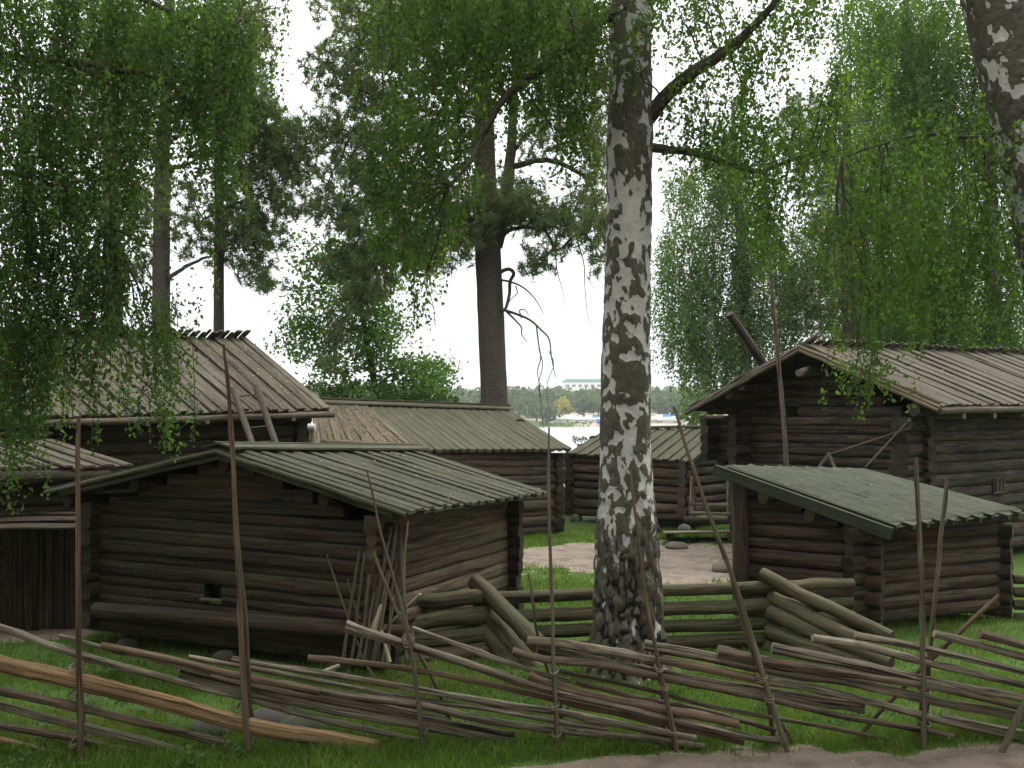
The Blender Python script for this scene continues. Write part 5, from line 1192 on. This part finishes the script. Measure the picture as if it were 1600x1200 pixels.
pine(342, 32, [(342, 700), (342, 520), (342, 420), (343, 330), (341, 260), (338, 150), (336, 40)], [.2, .18, .17, .16, .15, .13, .11, .07],
     [(400, 190, 50, 26), (440, 215, 44, 24), (390, 240, 50, 24), (460, 240, 34, 22), (430, 260, 50, 24, .9), (370, 210, 40, 26), (380, 290, 40, 24), (440, 300, 34, 24, .8), (400, 330, 40, 26, .9), (370, 350, 40, 26), (410, 370, 30, 26, .9), (380, 390, 36, 26), (405, 430, 26, 22, .9), (420, 445, 14, 16, .8), (320, 340, 30, 20, .6), (310, 390, 36, 18, .6), (355, 160, 40, 30), (395, 155, 30, 22), (470, 270, 20, 20, .8), (460, 330, 24, 16, .7), (300, 310, 20, 14, .5)],
     [([(342, 330, 0), (370, 315, -.2), (400, 300, -.4)], .08), ([(341, 300, 0), (380, 270, -.2), (430, 250, -.4)], .07), ([(342, 370, 0), (380, 360, -.2), (405, 380, -.4)], .05), ([(342, 330, 0), (320, 340, .2), (300, 345, .3)], .05)],
     'slimmer pine with a thin trunk right of the tall pine, behind the large left house', 4)
pine(178, 33, [(178, 700), (178, 520), (176, 400), (172, 250), (168, 100), (165, -60)], [.34, .3, .28, .26, .24, .2, .1],
     [(150, 20, 60, 30), (120, 120, 60, 30), (200, 90, 50, 30), (170, 200, 60, 30), (90, 220, 50, 30), (120, 330, 50, 30, .7), (210, 300, 40, 24, .6), (60, 300, 40, 30, .7)],
     [([(174, 300, 0), (140, 270, -.2), (100, 240, -.4)], .09), ([(174, 260, 0), (200, 230, -.2), (215, 200, -.4)], .08)], 'pine half hidden by drooping birch foliage at the left edge of the pine group', 5, 'pine_far')
pine(1325, 36, [(1325, 700), (1325, 540), (1324, 460), (1322, 380), (1322, 280), (1326, 120)], [.3, .26, .22, .2, .18, .16, .1],
     [(1270, 470, 44, 20, .8), (1265, 500, 40, 18, .8), (1290, 420, 46, 24, .7), (1350, 440, 40, 24, .6), (1300, 360, 50, 26, .8), (1350, 340, 40, 30, .8), (1270, 190, 50, 30), (1320, 250, 50, 30, .8), (1250, 240, 40, 24, .7), (1290, 290, 50, 26, .7), (1360, 510, 30, 18, .5), (1240, 455, 24, 14, .6)],
     [([(1322, 475, 0), (1310, 462, -.2), (1302, 452, -.3), (1290, 454, -.4)], .07), ([(1322, 420, 0), (1340, 400, .2), (1360, 380, .2)], .06)], 'pine with reddish trunk behind the ridge of the gabled house', 6, 'pine_far')

# ================================================================== background weeping birches on the right
def bgbirch(D, path, rad, blobs, label, seed, leaf=.11, lm='far', cov=2.4, ds=1.2, limbs=()):
    t = thing('birch_tree', np.array([(path[0][0]-CX)/F*D, D, 0.]), label, 'tree', 'background trees')
    m_ = MB(); c = trunk(m_, [np.array([(path[0][0]-CX)/F*D, D, -.3])]+[P(x, y, D) for x, y in path], rad, 40, 14, .06, seed)
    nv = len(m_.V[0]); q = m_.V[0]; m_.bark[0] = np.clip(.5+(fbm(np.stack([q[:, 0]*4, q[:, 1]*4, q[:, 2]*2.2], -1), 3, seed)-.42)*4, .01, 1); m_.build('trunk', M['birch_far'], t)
    an = list(c[14:])
    for pts, r in limbs:
        l = MB(); cc = smooth_path([P(x, y, D+dd) for x, y, dd in pts], 18); tube(l, cc, np.linspace(r, r*.3, 18), 7, .4, True, 2, .1, 3); l.build('limb', M['limb'], t); an += list(cc)
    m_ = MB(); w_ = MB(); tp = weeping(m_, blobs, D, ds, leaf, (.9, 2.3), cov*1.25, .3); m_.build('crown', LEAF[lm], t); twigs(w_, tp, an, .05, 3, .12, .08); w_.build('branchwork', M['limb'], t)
bgbirch(36, [(1165, 760), (1165, 560), (1160, 420), (1150, 280), (1145, 160)], [.24, .22, .2, .16, .12, .06],
        [(1065, 305, 30, 24, .7), (1110, 300, 44, 36, .8), (1160, 310, 50, 40, .8), (1070, 380, 34, 30, .6), (1120, 390, 50, 46, .7), (1070, 460, 40, 44, .9), (1130, 470, 50, 44, .85), (1190, 450, 40, 50, .7), (1065, 530, 34, 34, .9), (1110, 545, 44, 44, .95), (1160, 540, 40, 50, .9), (1085, 590, 24, 30, .8), (1130, 600, 24, 26, .8), (1210, 520, 40, 40, .7), (1180, 380, 40, 40, .7), (1050, 420, 22, 40, .6), (1140, 240, 34, 30, .6), (1230, 420, 30, 60, .6), (1245, 520, 26, 40, .5)],
        'pale weeping birch just right of the central birch trunk, left of the gabled house', 7)
bgbirch(36, [(1550, 760), (1553, 520), (1548, 340), (1545, 200), (1540, 60), (1535, -100)], [.33, .3, .28, .25, .22, .17, .08],
        [(1480, 60, 70, 60, .8), (1410, 60, 60, 60, .75), (1560, 90, 50, 60, .8), (1350, 40, 50, 50, .6), (1400, 150, 60, 50, .8), (1480, 180, 70, 60, .9), (1560, 220, 50, 70, .9), (1450, 290, 60, 50, .8), (1500, 400, 60, 60, .8), (1590, 400, 40, 80, .8), (1440, 440, 60, 60, .8), (1500, 520, 60, 44, .9), (1580, 520, 40, 50, .9), (1440, 530, 50, 36, .8), (1330, 130, 34, 40, .5), (1600, 180, 40, 80, .8), (1380, 510, 40, 40, .7)],
        'birch with dark and white trunk behind the right end of the gabled house roof', 8, lm='mid', limbs=[([(1553, 390, 0), (1580, 440, .4), (1600, 480, .6)], .07), ([(1550, 415, 0), (1530, 416, -.2), (1505, 420, -.3)], .05)])
bgbirch(42, [(1430, 760), (1432, 540), (1425, 300), (1420, 120), (1415, -60)], [.26, .24, .22, .18, .13, .06],
        [(1400, 100, 70, 70, .7), (1380, 220, 70, 60, .8), (1450, 210, 60, 60, .7), (1360, 330, 70, 60, .8), (1440, 360, 60, 70, .8), (1340, 440, 60, 60, .8), (1400, 480, 60, 50, .8), (1330, 520, 50, 40, .7), (1290, 400, 40, 50, .6), (1470, 480, 60, 50, .8), (1530, 560, 60, 30, .8), (1590, 560, 50, 30, .8), (1420, 545, 50, 30, .8)],
        'pale birch deep behind the gabled house, between the reddish pine and the dark trunked birch', 9, ds=1.6)

# ================================================================== small rowan-like tree and bushes behind the barn
RW = thing('small_tree', P(584, 700, 34), 'small leafy green tree with a thin dark stem behind the long barn roof', 'tree')
mb = MB(); c = trunk(mb, [P(592, 760, 34), P(586, 620, 34), P(580, 570, 34), P(570, 520, 34), P(562, 460, 34), P(552, 400, 34)], [.16, .13, .12, .1, .07, .03], 24, 10, .08, 9); mb.build('trunk', M['limb'], RW)
l = MB(); tube(l, smooth_path(pxd([(588, 605, 34), (605, 590, 33.8), (625, 582, 33.6), (645, 585, 33.4), (660, 575, 33.3)]), 16), np.linspace(.06, .02, 16), 7, .5); l.build('limb', M['limb'], RW)
mb = MB(); tw = MB()
bl = [(490, 410, 30, 22, .6), (530, 400, 40, 26, .8), (500, 460, 36, 26, .8), (470, 500, 30, 26, .7), (450, 540, 20, 18, .6), (500, 520, 40, 26, .8), (550, 460, 40, 36, .8), (590, 470, 34, 36, .8), (600, 520, 30, 36, .9), (560, 520, 40, 30, .8), (540, 560, 40, 24, .7), (590, 560, 34, 20, .8), (610, 440, 16, 24, .5), (480, 550, 30, 16, .5), (640, 580, 34, 26, .7), (670, 590, 34, 26, .9), (690, 565, 20, 14, .4), (660, 555, 20, 14, .4), (640, 610, 50, 20, .9), (470, 380, 20, 20, .4), (520, 590, 30, 16, .8)]
t_ = bushy(mb, bl, 34, .8, .15, 2.6, .5); mb.build('crown', LEAF['rowan'], RW); twigs(tw, t_, list(c), .05, 4, .14, .04); tw.build('branchwork', M['limb'], RW)
BU = thing('bush', P(560, 700, 33), 'spreading green bush along the barn ridge under the small tree', 'bush')
mb = MB(); tw = MB(); t_ = bushy(mb, [(500, 612, 30, 14), (540, 615, 40, 18), (590, 615, 40, 18), (640, 620, 40, 16), (680, 620, 24, 18), (480, 618, 24, 12), (700, 615, 12, 16, .7)], 33, .7, .16, 2.2, .4); mb.build('foliage', LEAF['bush'], BU)
twigs(tw, t_, [P(560, 720, 33), P(600, 720, 33), P(640, 720, 33)], .05, 2); tw.build('stem', M['limb'], BU)
SP = thing('sapling', P(905, 730, 31), 'tiny sapling sprig showing before the water, left of the birch trunk', 'sapling')
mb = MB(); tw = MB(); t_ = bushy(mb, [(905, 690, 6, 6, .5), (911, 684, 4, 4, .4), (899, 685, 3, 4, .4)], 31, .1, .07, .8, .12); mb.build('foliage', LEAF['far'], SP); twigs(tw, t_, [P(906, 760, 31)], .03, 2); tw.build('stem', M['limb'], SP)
SB = thing('bush', P(884, 830, 29.5), 'green bush in the gap between the long barn and the far cabin', 'bush')
mb = MB(); tw = MB(); t_ = bushy(mb, [(884, 770, 12, 22, .8), (884, 800, 14, 18, .9)], 30.5, .2, .11, 2., .25); mb.build('foliage', LEAF['bush'], SB); twigs(tw, t_, [P(884, 840, 30.5)], .03, 2); tw.build('stem', M['limb'], SB)
SB = thing('bush', P(1110, 690, 33), 'small green bush left of the gabled house eaves, above the far cabin roof', 'bush')
mb = MB(); tw = MB(); t_ = bushy(mb, [(1085, 640, 24, 20, .9), (1095, 655, 24, 14, .9), (1075, 655, 14, 12, .8)], 33, .4, .15, 2., .35); mb.build('foliage', LEAF['far'], SB); twigs(tw, t_, [P(1100, 740, 33)], .05, 2); tw.build('stem', M['limb'], SB)

# ================================================================== unseen trees added around the camera to shade fence and cabin fronts
M['shade_leaf'] = LEAF['near']
for i, (x, y, h, r) in enumerate(((-13, -3, 17, 5.5), (-6, -9, 19, 6), (2, -12, 20, 6), (10, -8, 18, 6), (16, 1, 18, 5), (-17, 6, 18, 5))):
    z0 = float(zg(np.array([x]), np.array([y]))[0]); t = thing('birch_tree', (x, y, z0), 'tall leafy tree out of view, added to shade the fence and cabin fronts', 'tree', 'unseen trees added for shade')
    mb = MB(); tube(mb, smooth_path([[x, y, z0-.2], [x+.2, y, z0+h*.5], [x, y+.2, z0+h]], 10), np.linspace(.35, .05, 10), 10, .5); mb.build('trunk', M['birch_far'], t)
    mb = MB(); nl = 5200; u = rdir(nl)*(rng.random((nl, 1))**.4); p = np.array([x, y, z0+h*.56])+u*np.array([r, r, h*.46]); p += (fbm(p*.5, 2, 3)[:, None]-.5)*3
    add_leaves(mb, p, .55, np.clip(rng.normal(.45, .2, nl), 0, 1), .3, .8); mb.build('crown', LEAF['near'], t)
# ================================================================== grass
m, nt, b, out = _mat('grass_blade'); t = attr(nt, 'tint')
col = ramp(nt, t, [(0., (.06, .115, .012)), (.5, (.105, .178, .028)), (.85, (.17, .24, .045)), (1., (.26, .23, .1))])
geo = nt.nodes.new('ShaderNodeNewGeometry').outputs['Position']; gn = noise(nt, geo, .6, 4, .6)
col = mixc(nt, math_(nt, 'MULTIPLY', sstep(nt, gn, .42, .68), .45), col, (.055, .09, .012))
nt.links.new(col, b.inputs['Base Color']); b.inputs['Roughness'].default_value = .6
tr = nt.nodes.new('ShaderNodeBsdfTranslucent'); mx = nt.nodes.new('ShaderNodeMixShader'); mx.inputs[0].default_value = .5
nt.links.new(mixc(nt, 1., col, (1.2, 1.25, .6), 'MULTIPLY'), tr.inputs[0]); nt.links.new(b.outputs[0], mx.inputs[1]); nt.links.new(tr.outputs[0], mx.inputs[2]); nt.links.new(mx.outputs[0], out.inputs[0])
M['grass'] = m
def blades(n, x0, x1, y0, y1, h, w, dmax=.8, hvar=None):
    x = rng.uniform(x0, x1, n); y = y0+(y1-y0)*rng.random(n)
    keep = np.abs(x/y) < .60; x, y = x[keep], y[keep]
    dm = dirtmask(x, y); cl = n2(x, y, 1.3, 31, 3); dens = ss(cl, .28, .55)*.75+.25
    keep = (rng.random(len(x)) > (dm/dmax)**.6*.985) & (rng.random(len(x)) < dens); x, y, cl = x[keep], y[keep], cl[keep]
    k = len(x); z = zg(x, y); hh = h*rng.uniform(.45, 1.25, k)*(.5+1.1*cl)
    a = rng.random(k)*2*np.pi; dx, dy = np.cos(a), np.sin(a); le = rng.uniform(.2, 1.1, k)*hh; b2 = rng.random(k)*2*np.pi
    base = np.stack([x, y, z-.01], -1); W = np.stack([dx, dy, 0*x], -1)*w*rng.uniform(.6, 1.2, k)[:, None]*.5
    le3 = np.stack([np.cos(b2)*le, np.sin(b2)*le, 0*x], -1)
    mid = base+le3*.35+np.array([0, 0, 1])*hh[:, None]*.6; tip = base+le3+np.array([0, 0, 1])*hh[:, None]*.95
    V = np.stack([base-W, base+W, mid+W*.8, mid-W*.8, tip], 1).reshape(-1, 3); i = np.arange(k)[:, None]*5
    dry = ss(n2(x, y, .7, 77, 3), .52, .7); tint = np.clip(rng.normal(.42, .17, k)+(cl-.5)*.4+(rng.random(k) < .03+.3*dry)*.6, 0, 1)
    return V, i+np.array([[0, 1, 2, 3]]), i+np.array([[3, 2, 4]]), tint
mb = MB()
for args in ((125000, -6.5, 7, 8.5, 12.2, .085, .007), (70000, -8.5, 9, 11.5, 17.5, .09, .010), (60000, -3, 8, 16.5, 27, .10, .016), (16000, -7, 0., 8.4, 10.2, .16, .009), (20000, -6, 6, 9.2, 10.0, .13, .008)):
    V, Q, T, tt = blades(*args); mb.add(V, Q, None, T, None, .5, False); mb.QT[-1] = tt; mb.TT[-1] = tt
gr = mb.build('grass', M['grass']); tag(gr, kind='stuff')

# low weeds, clover and ground-elder leaves in the grass near the fence
mb = MB()
n = 900; x = rng.uniform(-5.5, 5.5, n); y = rng.uniform(8.6, 12, n); k = n2(x, y, .9, 55, 3) > .5; x, y = x[k], y[k]
k = rng.random(len(x)) > dirtmask(x, y)*1.6; x, y = x[k], y[k]
c = np.stack([x, y, zg(x, y)], -1); pts = (c[:, None]+rng.normal(0, 1, (len(x), 14, 3))*np.array([.05, .05, .015])+np.array([0, 0, .06])).reshape(-1, 3)
add_leaves(mb, pts, .035, np.clip(rng.normal(.55, .2, len(pts)), 0, 1), -.1, .8); wd = mb.build('ground_weeds', LEAF['bush']); tag(wd, kind='stuff')

# dry leaf and twig litter on road and yard
mb = MB(); n = 4600; x = np.concatenate([rng.uniform(-5, 6, 2800), rng.uniform(-1, 7, 1800)]); y = np.concatenate([rng.uniform(8.3, 10.2, 2800), rng.uniform(18, 25, 1800)]); c = np.stack([x, y, zg(x, y)+.012], -1)
ax = nrm(rng.normal(0, 1, (n, 3))*np.array([1, 1, .08])); sd = nrm(np.cross(ax, np.array([0, 0, 1.])+rng.normal(0, .2, (n, 3)))); L = (rng.uniform(.006, .022, n)*np.where(y > 15, 2.6, 1))[:, None]
V = np.stack([c, c+ax*L*.5+sd*L*.35, c+ax*L, c+ax*L*.5-sd*L*.35], 1).reshape(-1, 3); mb.add(V, np.arange(4*n).reshape(-1, 4), None, tint=rng.random(n), smooth=False)
m, nt, b, out = _mat('litter'); nt.links.new(ramp(nt, attr(nt, 'tint'), [(0, (.05, .04, .03)), (.5, (.2, .14, .08)), (1, (.42, .36, .27))]), b.inputs['Base Color']); b.inputs['Roughness'].default_value = .9
tag(mb.build('leaf_litter', m), kind='stuff')

# ferns and nettles one can tell apart, left behind the fence
fern_spots = [(70, 1062, 9.9), (100, 1088, 9.7), (170, 1052, 10.3), (235, 1045, 10.6), (265, 1085, 10.0), (145, 1040, 10.8), (250, 1120, 9.7), (300, 1010, 11.6), (175, 1000, 12.3), (60, 1120, 9.6), (290, 1120, 9.8), (25, 1075, 10.0)]
for i, (px, py, d) in enumerate(fern_spots):
    x = (px-CX)/F*d; z = float(zg(x, d)); mb = MB(); nf = rng.integers(5, 9)
    for f in range(nf):
        a = rng.random()*2*np.pi; L = rng.uniform(.16, .3); s = np.linspace(0, 1, 12)
        st = np.stack([x+np.cos(a)*L*s*.8, d+np.sin(a)*L*s*.8, z+L*(1.1*s-.6*s*s)], -1); sd = np.array([-np.sin(a), np.cos(a), 0])
        for j in range(2, 12):
            w = L*.28*(1-s[j])+.012
            for sg in (-1, 1):
                p0 = st[j]; tip = p0+sd*sg*w+np.array([np.cos(a), np.sin(a), -.2])*w*.5; q = (p0+tip)/2; u = nrm(np.array([np.cos(a), np.sin(a), .3]))*w*.22
                mb.add([p0, q+u, tip, q-u], [[0, 1, 2, 3]], None, tint=rng.uniform(.4, 1), smooth=False)
    tag(mb.build('fern', LEAF['bush']), 'light green fern growing in the grass behind the left end of the roundpole fence', 'fern', 'ferns behind the fence')
for i, (px, d, lab) in enumerate(((365, 9.25, 'leafy weed growing at the foot of the orange-brown stake'), (178, 11.9, 'small upright weed in front of the storehouse sill, left'), (40, 9.0, 'low leafy weed clump at the lower left corner'), (300, 8.95, 'leafy weed clump under the lower end of the left rails'))):
    x = (px-CX)/F*d; z = float(zg(x, d)); mb = MB(); c = np.array([x, d, z+.1])+rng.normal(0, 1, (90, 3))*np.array([.08, .07, .06]); add_leaves(mb, c, .05, np.clip(rng.normal(.6, .2, 90), 0, 1), .0, .75)
    for q in c[::14]: tube(mb, [[x, d, z], q], .003, 4, .3, False)
    tag(mb.build('weed', LEAF['bush']), lab, 'plant', 'weeds by the fence')
# ================================================================== far shore
def P2(px, d, z): return np.array([(px-CX)/F*d, d, z])
LEAF['wood'] = leafmat('far_leaf', (.06, .095, .04), (.10, .145, .055), (.15, .195, .075), .35)
LEAF['yellow'] = leafmat('far_leaf_yellow', (.24, .22, .04), (.34, .3, .06), (.4, .36, .1), .4)
def fartree(mb, px, d, h, w, leaf=.9, n=420):
    x = (px-CX)/F*d; z0 = float(zfar(np.array([x]), np.array([d]))[0]); nl = 9
    cs = np.stack([rng.normal(0, w*.28, nl), rng.normal(0, w*.25, nl), rng.uniform(.32, .86, nl)*h], -1); cs[0] = (0, 0, h*.85)
    k = rng.integers(0, nl, n); dd = rdir(n); p = np.array([x, d, z0])+cs[k]+dd*w*.26*rng.uniform(.55, 1.05, n)[:, None]*np.array([1, 1, .85])
    add_leaves(mb, p, leaf, np.clip(rng.normal(.5, .16, nl)[k]+dd[:, 2]*.0+rng.normal(0, .1, n), 0, 1), .1, .9)
    return x, z0
# the wood behind reads as one mass
mb = MB()
for px in np.arange(330, 1330, 9.):
    for row in range(3):
        d = 396+row*22+rng.uniform(-8, 8); h = rng.uniform(8.5, 12.5)*(1.0 if px > 690 else 1.1); fartree(mb, px+rng.uniform(-5, 5), d, h, h*.62, 1.15, 150)
tag(mb.build('far_wood', LEAF['wood']), kind='stuff')
# trees one can tell apart along the shore
def shore_tree(px, d, h, w, lm, label, grp=None):
    x = (px-CX)/F*d; z0 = float(zfar(np.array([x]), np.array([d]))[0]); t = thing('shore_tree', (x, d, z0), label, 'tree', grp)
    mb = MB(); fartree(mb, px, d, h, w, .85, 700); mb.build('crown', LEAF[lm], t)
    mb = MB(); tube(mb, smooth_path([[x, d, z0-.3], [x+.1, d, z0+h*.5]], 4), .25, 7, .4); mb.build('trunk', M['limb'], t)
shore_tree(879, 380, 8.2, 7, 'yellow', 'yellowish tree on the far shore, left of the birch trunk')
for px, d, h, w in ((715, 372, 9, 8), (745, 376, 8, 8), (812, 372, 9, 8), (838, 368, 8.5, 8.5), (912, 384, 8.5, 7), (935, 380, 9, 8), (690, 376, 8, 8), (1030, 382, 9.5, 9), (1055, 384, 9, 8), (1082, 378, 8, 7)):
    shore_tree(px, d, h, w, 'wood', 'round green tree at the edge of the wood on the far shore', 'trees along the far shore')
shore_tree(848, 358, 7, 7, 'wood', 'dark green tree close to the water on the far shore, below the dangling twigs')
mb = MB(); x = rng.uniform(-10, 40, 500); y = rng.uniform(352, 362, 500)
k = (x > 10) & (x < 28); x, y = x[k], y[k]; add_leaves(mb, np.stack([x, y, zfar(x, y)+.3], -1), .9, rng.random(len(x)), -.1); tag(mb.build('shore_reeds', LEAF['far']), kind='stuff')

# boats laid up on the far beach
M['hull_white'] = plain('hull_white', (.75, .76, .77), .4, .06); M['hull_blue'] = plain('hull_blue', (.06, .19, .45), .45, .15); M['boat_dark'] = plain('boat_dark', (.05, .06, .09), .4, .2)
M['tarp_blue'] = plain('tarp_blue', (.10, .24, .5), .6, .2); M['hull_red'] = plain('hull_red', (.35, .13, .1), .5, .2); M['cream'] = plain('cream', (.62, .58, .5), .6, .1)
def boat(px, d, L, hullm, cabm, ang, label, grp='boats laid up on the far beach', mast=False):
    x = (px-CX)/F*d; z0 = float(zfar(np.array([x]), np.array([d]))[0])+.35; t = thing('boat', (x, d, z0), label, 'boat', grp)
    ca, sa = math.cos(ang), math.sin(ang); W = L*.3; Hh = L*.17
    s = np.linspace(0, 1, 11); hw = W/2*np.clip(np.sin(np.pi*(.12+.8*s)**.8)*1.05, .04, 1); hw[-1] = .03; sheer = Hh*(1+.35*s*s)
    rows = []
    for k in range(11):
        xs_ = (s[k]-.5)*L; rows.append([(xs_, -hw[k], sheer[k]), (xs_, -hw[k]*.8, Hh*.4), (xs_, 0, .02+Hh*.3*max(0, s[k]-.75)*3), (xs_, hw[k]*.8, Hh*.4), (xs_, hw[k], sheer[k]), (xs_, 0, sheer[k]+.05)])
    R = np.array(rows); G_ = np.stack([x+R[..., 0]*ca-R[..., 1]*sa, d+R[..., 0]*sa+R[..., 1]*ca, z0+R[..., 2]], -1).reshape(-1, 3)
    i = np.arange(10)[:, None]; j = np.arange(6)[None]; Q = np.stack([i*6+j, i*6+(j+1) % 6, (i+1)*6+(j+1) % 6, (i+1)*6+j], -1).reshape(-1, 4)
    m_ = MB(); m_.add(G_, Q, None, None if False else None); m_.add(G_[:6], [[0, 1, 2, 5], [5, 2, 3, 4]]); m_.build('hull', M[hullm], t)
    m_ = MB(); cc = []
    for (u, wv, hv) in ((-.28, .34, 0), (.18, .26, 0)):
        for sg in (-1, 1): cc.append((u*L, sg*W*wv, Hh*1.02))
    for (u, wv, hv) in ((-.24, .28, 0), (.06, .2, 0)):
        for sg in (-1, 1): cc.append((u*L, sg*W*wv, Hh*1.02+L*.11))
    cc = np.array(cc); V = np.stack([x+cc[:, 0]*ca-cc[:, 1]*sa, d+cc[:, 0]*sa+cc[:, 1]*ca, z0+cc[:, 2]], -1)
    m_.add(V, [[0, 1, 5, 4], [2, 6, 7, 3], [0, 4, 6, 2], [1, 3, 7, 5], [4, 5, 7, 6]], smooth=False); m_.build('cabin', M[cabm], t)
    m_ = MB(); tube(m_, [[x-L*.3*ca, d-L*.3*sa, z0-.7], [x-L*.3*ca, d-L*.3*sa, z0+Hh*.5]], .12, 5, .3); tube(m_, [[x+L*.25*ca, d+L*.25*sa, z0-.7], [x+L*.25*ca, d+L*.25*sa, z0+Hh*.5]], .12, 5, .3); m_.build('cradle', M['limb'], t)
boat(955, 357, 10, 'hull_blue', 'hull_white', .1, 'large boat with blue hull on the far beach, just left of the birch trunk')
boat(934, 362, 7, 'hull_white', 'tarp_blue', .3, 'white boat under a blue cover on the far beach')
wl = 'white boat among the row laid up on the far beach'
for px, d, L in ((868, 366, 7), (882, 363, 6.5), (896, 367, 7.5), (908, 362, 6), (922, 367, 7), (948, 368, 8), (1012, 366, 7), (1022, 362, 7), (1034, 366, 7.5), (1062, 363, 6.5), (1076, 366, 7)):
    boat(px, d, L, 'hull_white', 'cream', rng.uniform(-.5, .5), wl)
boat(1046, 361, 9, 'hull_white', 'tarp_blue', -.1, 'boat under a blue tarpaulin on the far beach, right of the birch trunk')
boat(1054, 372, 8, 'hull_blue', 'tarp_blue', .2, 'dark blue boat behind the tarpaulined one on the far beach')
boat(890, 372, 7, 'hull_red', 'hull_white', .4, 'boat with dull red hull on the far beach below the yellowish tree')

# buildings beyond the wood
M['facade_white'] = plain('facade_white', (.74, .73, .70), .7, .04, .3); M['facade_grey'] = plain('facade_grey', (.42, .44, .48), .7, .08, .3); M['copper'] = plain('copper', (.2, .36, .33), .7, .15, .4); M['far_window'] = plain('far_window', (.22, .25, .29), .3, .1); M['far_roof'] = plain('far_roof', (.22, .23, .27), .7, .1)
def block(px0, px1, ytop, d, dep, fm, rm, floors, label, cols, roofh=.8, setback=.0):
    x0 = (px0-CX)/F*d; x1 = (px1-CX)/F*d; zt = EYE+(HY-ytop)/F*d; zb = float(zfar(np.array([x0]), np.array([d]))[0])-1
    t = thing('apartment_block', ((x0+x1)/2, d, zb), label, 'building')
    def bx(m_, a, c):
        (ax, ay, az), (bx_, by, bz) = a, c; V = [(x, y, z) for x in (ax, bx_) for y in (ay, by) for z in (az, bz)]
        m_.add(V, [[0, 1, 3, 2], [4, 6, 7, 5], [0, 4, 5, 1], [2, 3, 7, 6], [1, 5, 7, 3], [0, 2, 6, 4]], smooth=False)
    m_ = MB(); bx(m_, (x0, d, zb), (x1, d+dep, zt-roofh)); m_.build('wall', M[fm], t)
    m_ = MB(); bx(m_, (x0-.4, d-.4, zt-roofh), (x1+.4, d+dep+.4, zt-roofh*.5)); bx(m_, (x0+setback, d+1, zt-roofh*.5), (x1-setback, d+dep-1, zt)); m_.build('roof', M[rm], t)
    fh = 3.1; cw = (x1-x0)/cols
    for f in range(floors):
        zc = zt-roofh-1.9-f*fh
        for c in range(cols):
            m_ = MB(); bx(m_, (x0+cw*(c+.18), d-.05, zc-.65), (x0+cw*(c+.82), d+.1, zc+.65)); m_.build('window', M['far_window'], t)
block(882, 960, 592, 520, 14, 'facade_white', 'copper', 3, 'long white building with green roof above the far wood, left of the birch trunk', 8, 1.6, 1.)
block(822, 884, 607, 560, 14, 'facade_grey', 'far_roof', 1, 'low grey blue building left of the white one beyond the far wood', 7, 1.2, .5)
block(786, 812, 603, 640, 12, 'facade_grey', 'far_roof', 1, 'small pale building right of the pine trunk beyond the far wood', 3, 1.)
block(1040, 1082, 609, 470, 14, 'facade_white', 'far_roof', 4, 'pale apartment block beyond the far wood, right of the birch trunk', 5, .8)

# ================================================================== air between the farmyard and the far shore
hz = MB(); V = [(x, y, z) for x in (-3200, 3200) for y in (-60, 3300) for z in (-9., 34.)]
hz.add(V, [[0, 1, 3, 2], [4, 6, 7, 5], [0, 4, 5, 1], [2, 3, 7, 6], [1, 5, 7, 3], [0, 2, 6, 4]], smooth=False)
m = bpy.data.materials.new('haze_air'); m.use_nodes = True; nt = m.node_tree; nt.nodes.clear()
out = nt.nodes.new('ShaderNodeOutputMaterial'); v = nt.nodes.new('ShaderNodeVolumePrincipled'); v.inputs['Color'].default_value = (.93, .95, 1, 1); v.inputs['Density'].default_value = .00022; v.inputs['Anisotropy'].default_value = .3
nt.links.new(v.outputs[0], out.inputs['Volume'])
tag(hz.build('haze', m), kind='stuff')
SC.cycles.volume_bounces = 1
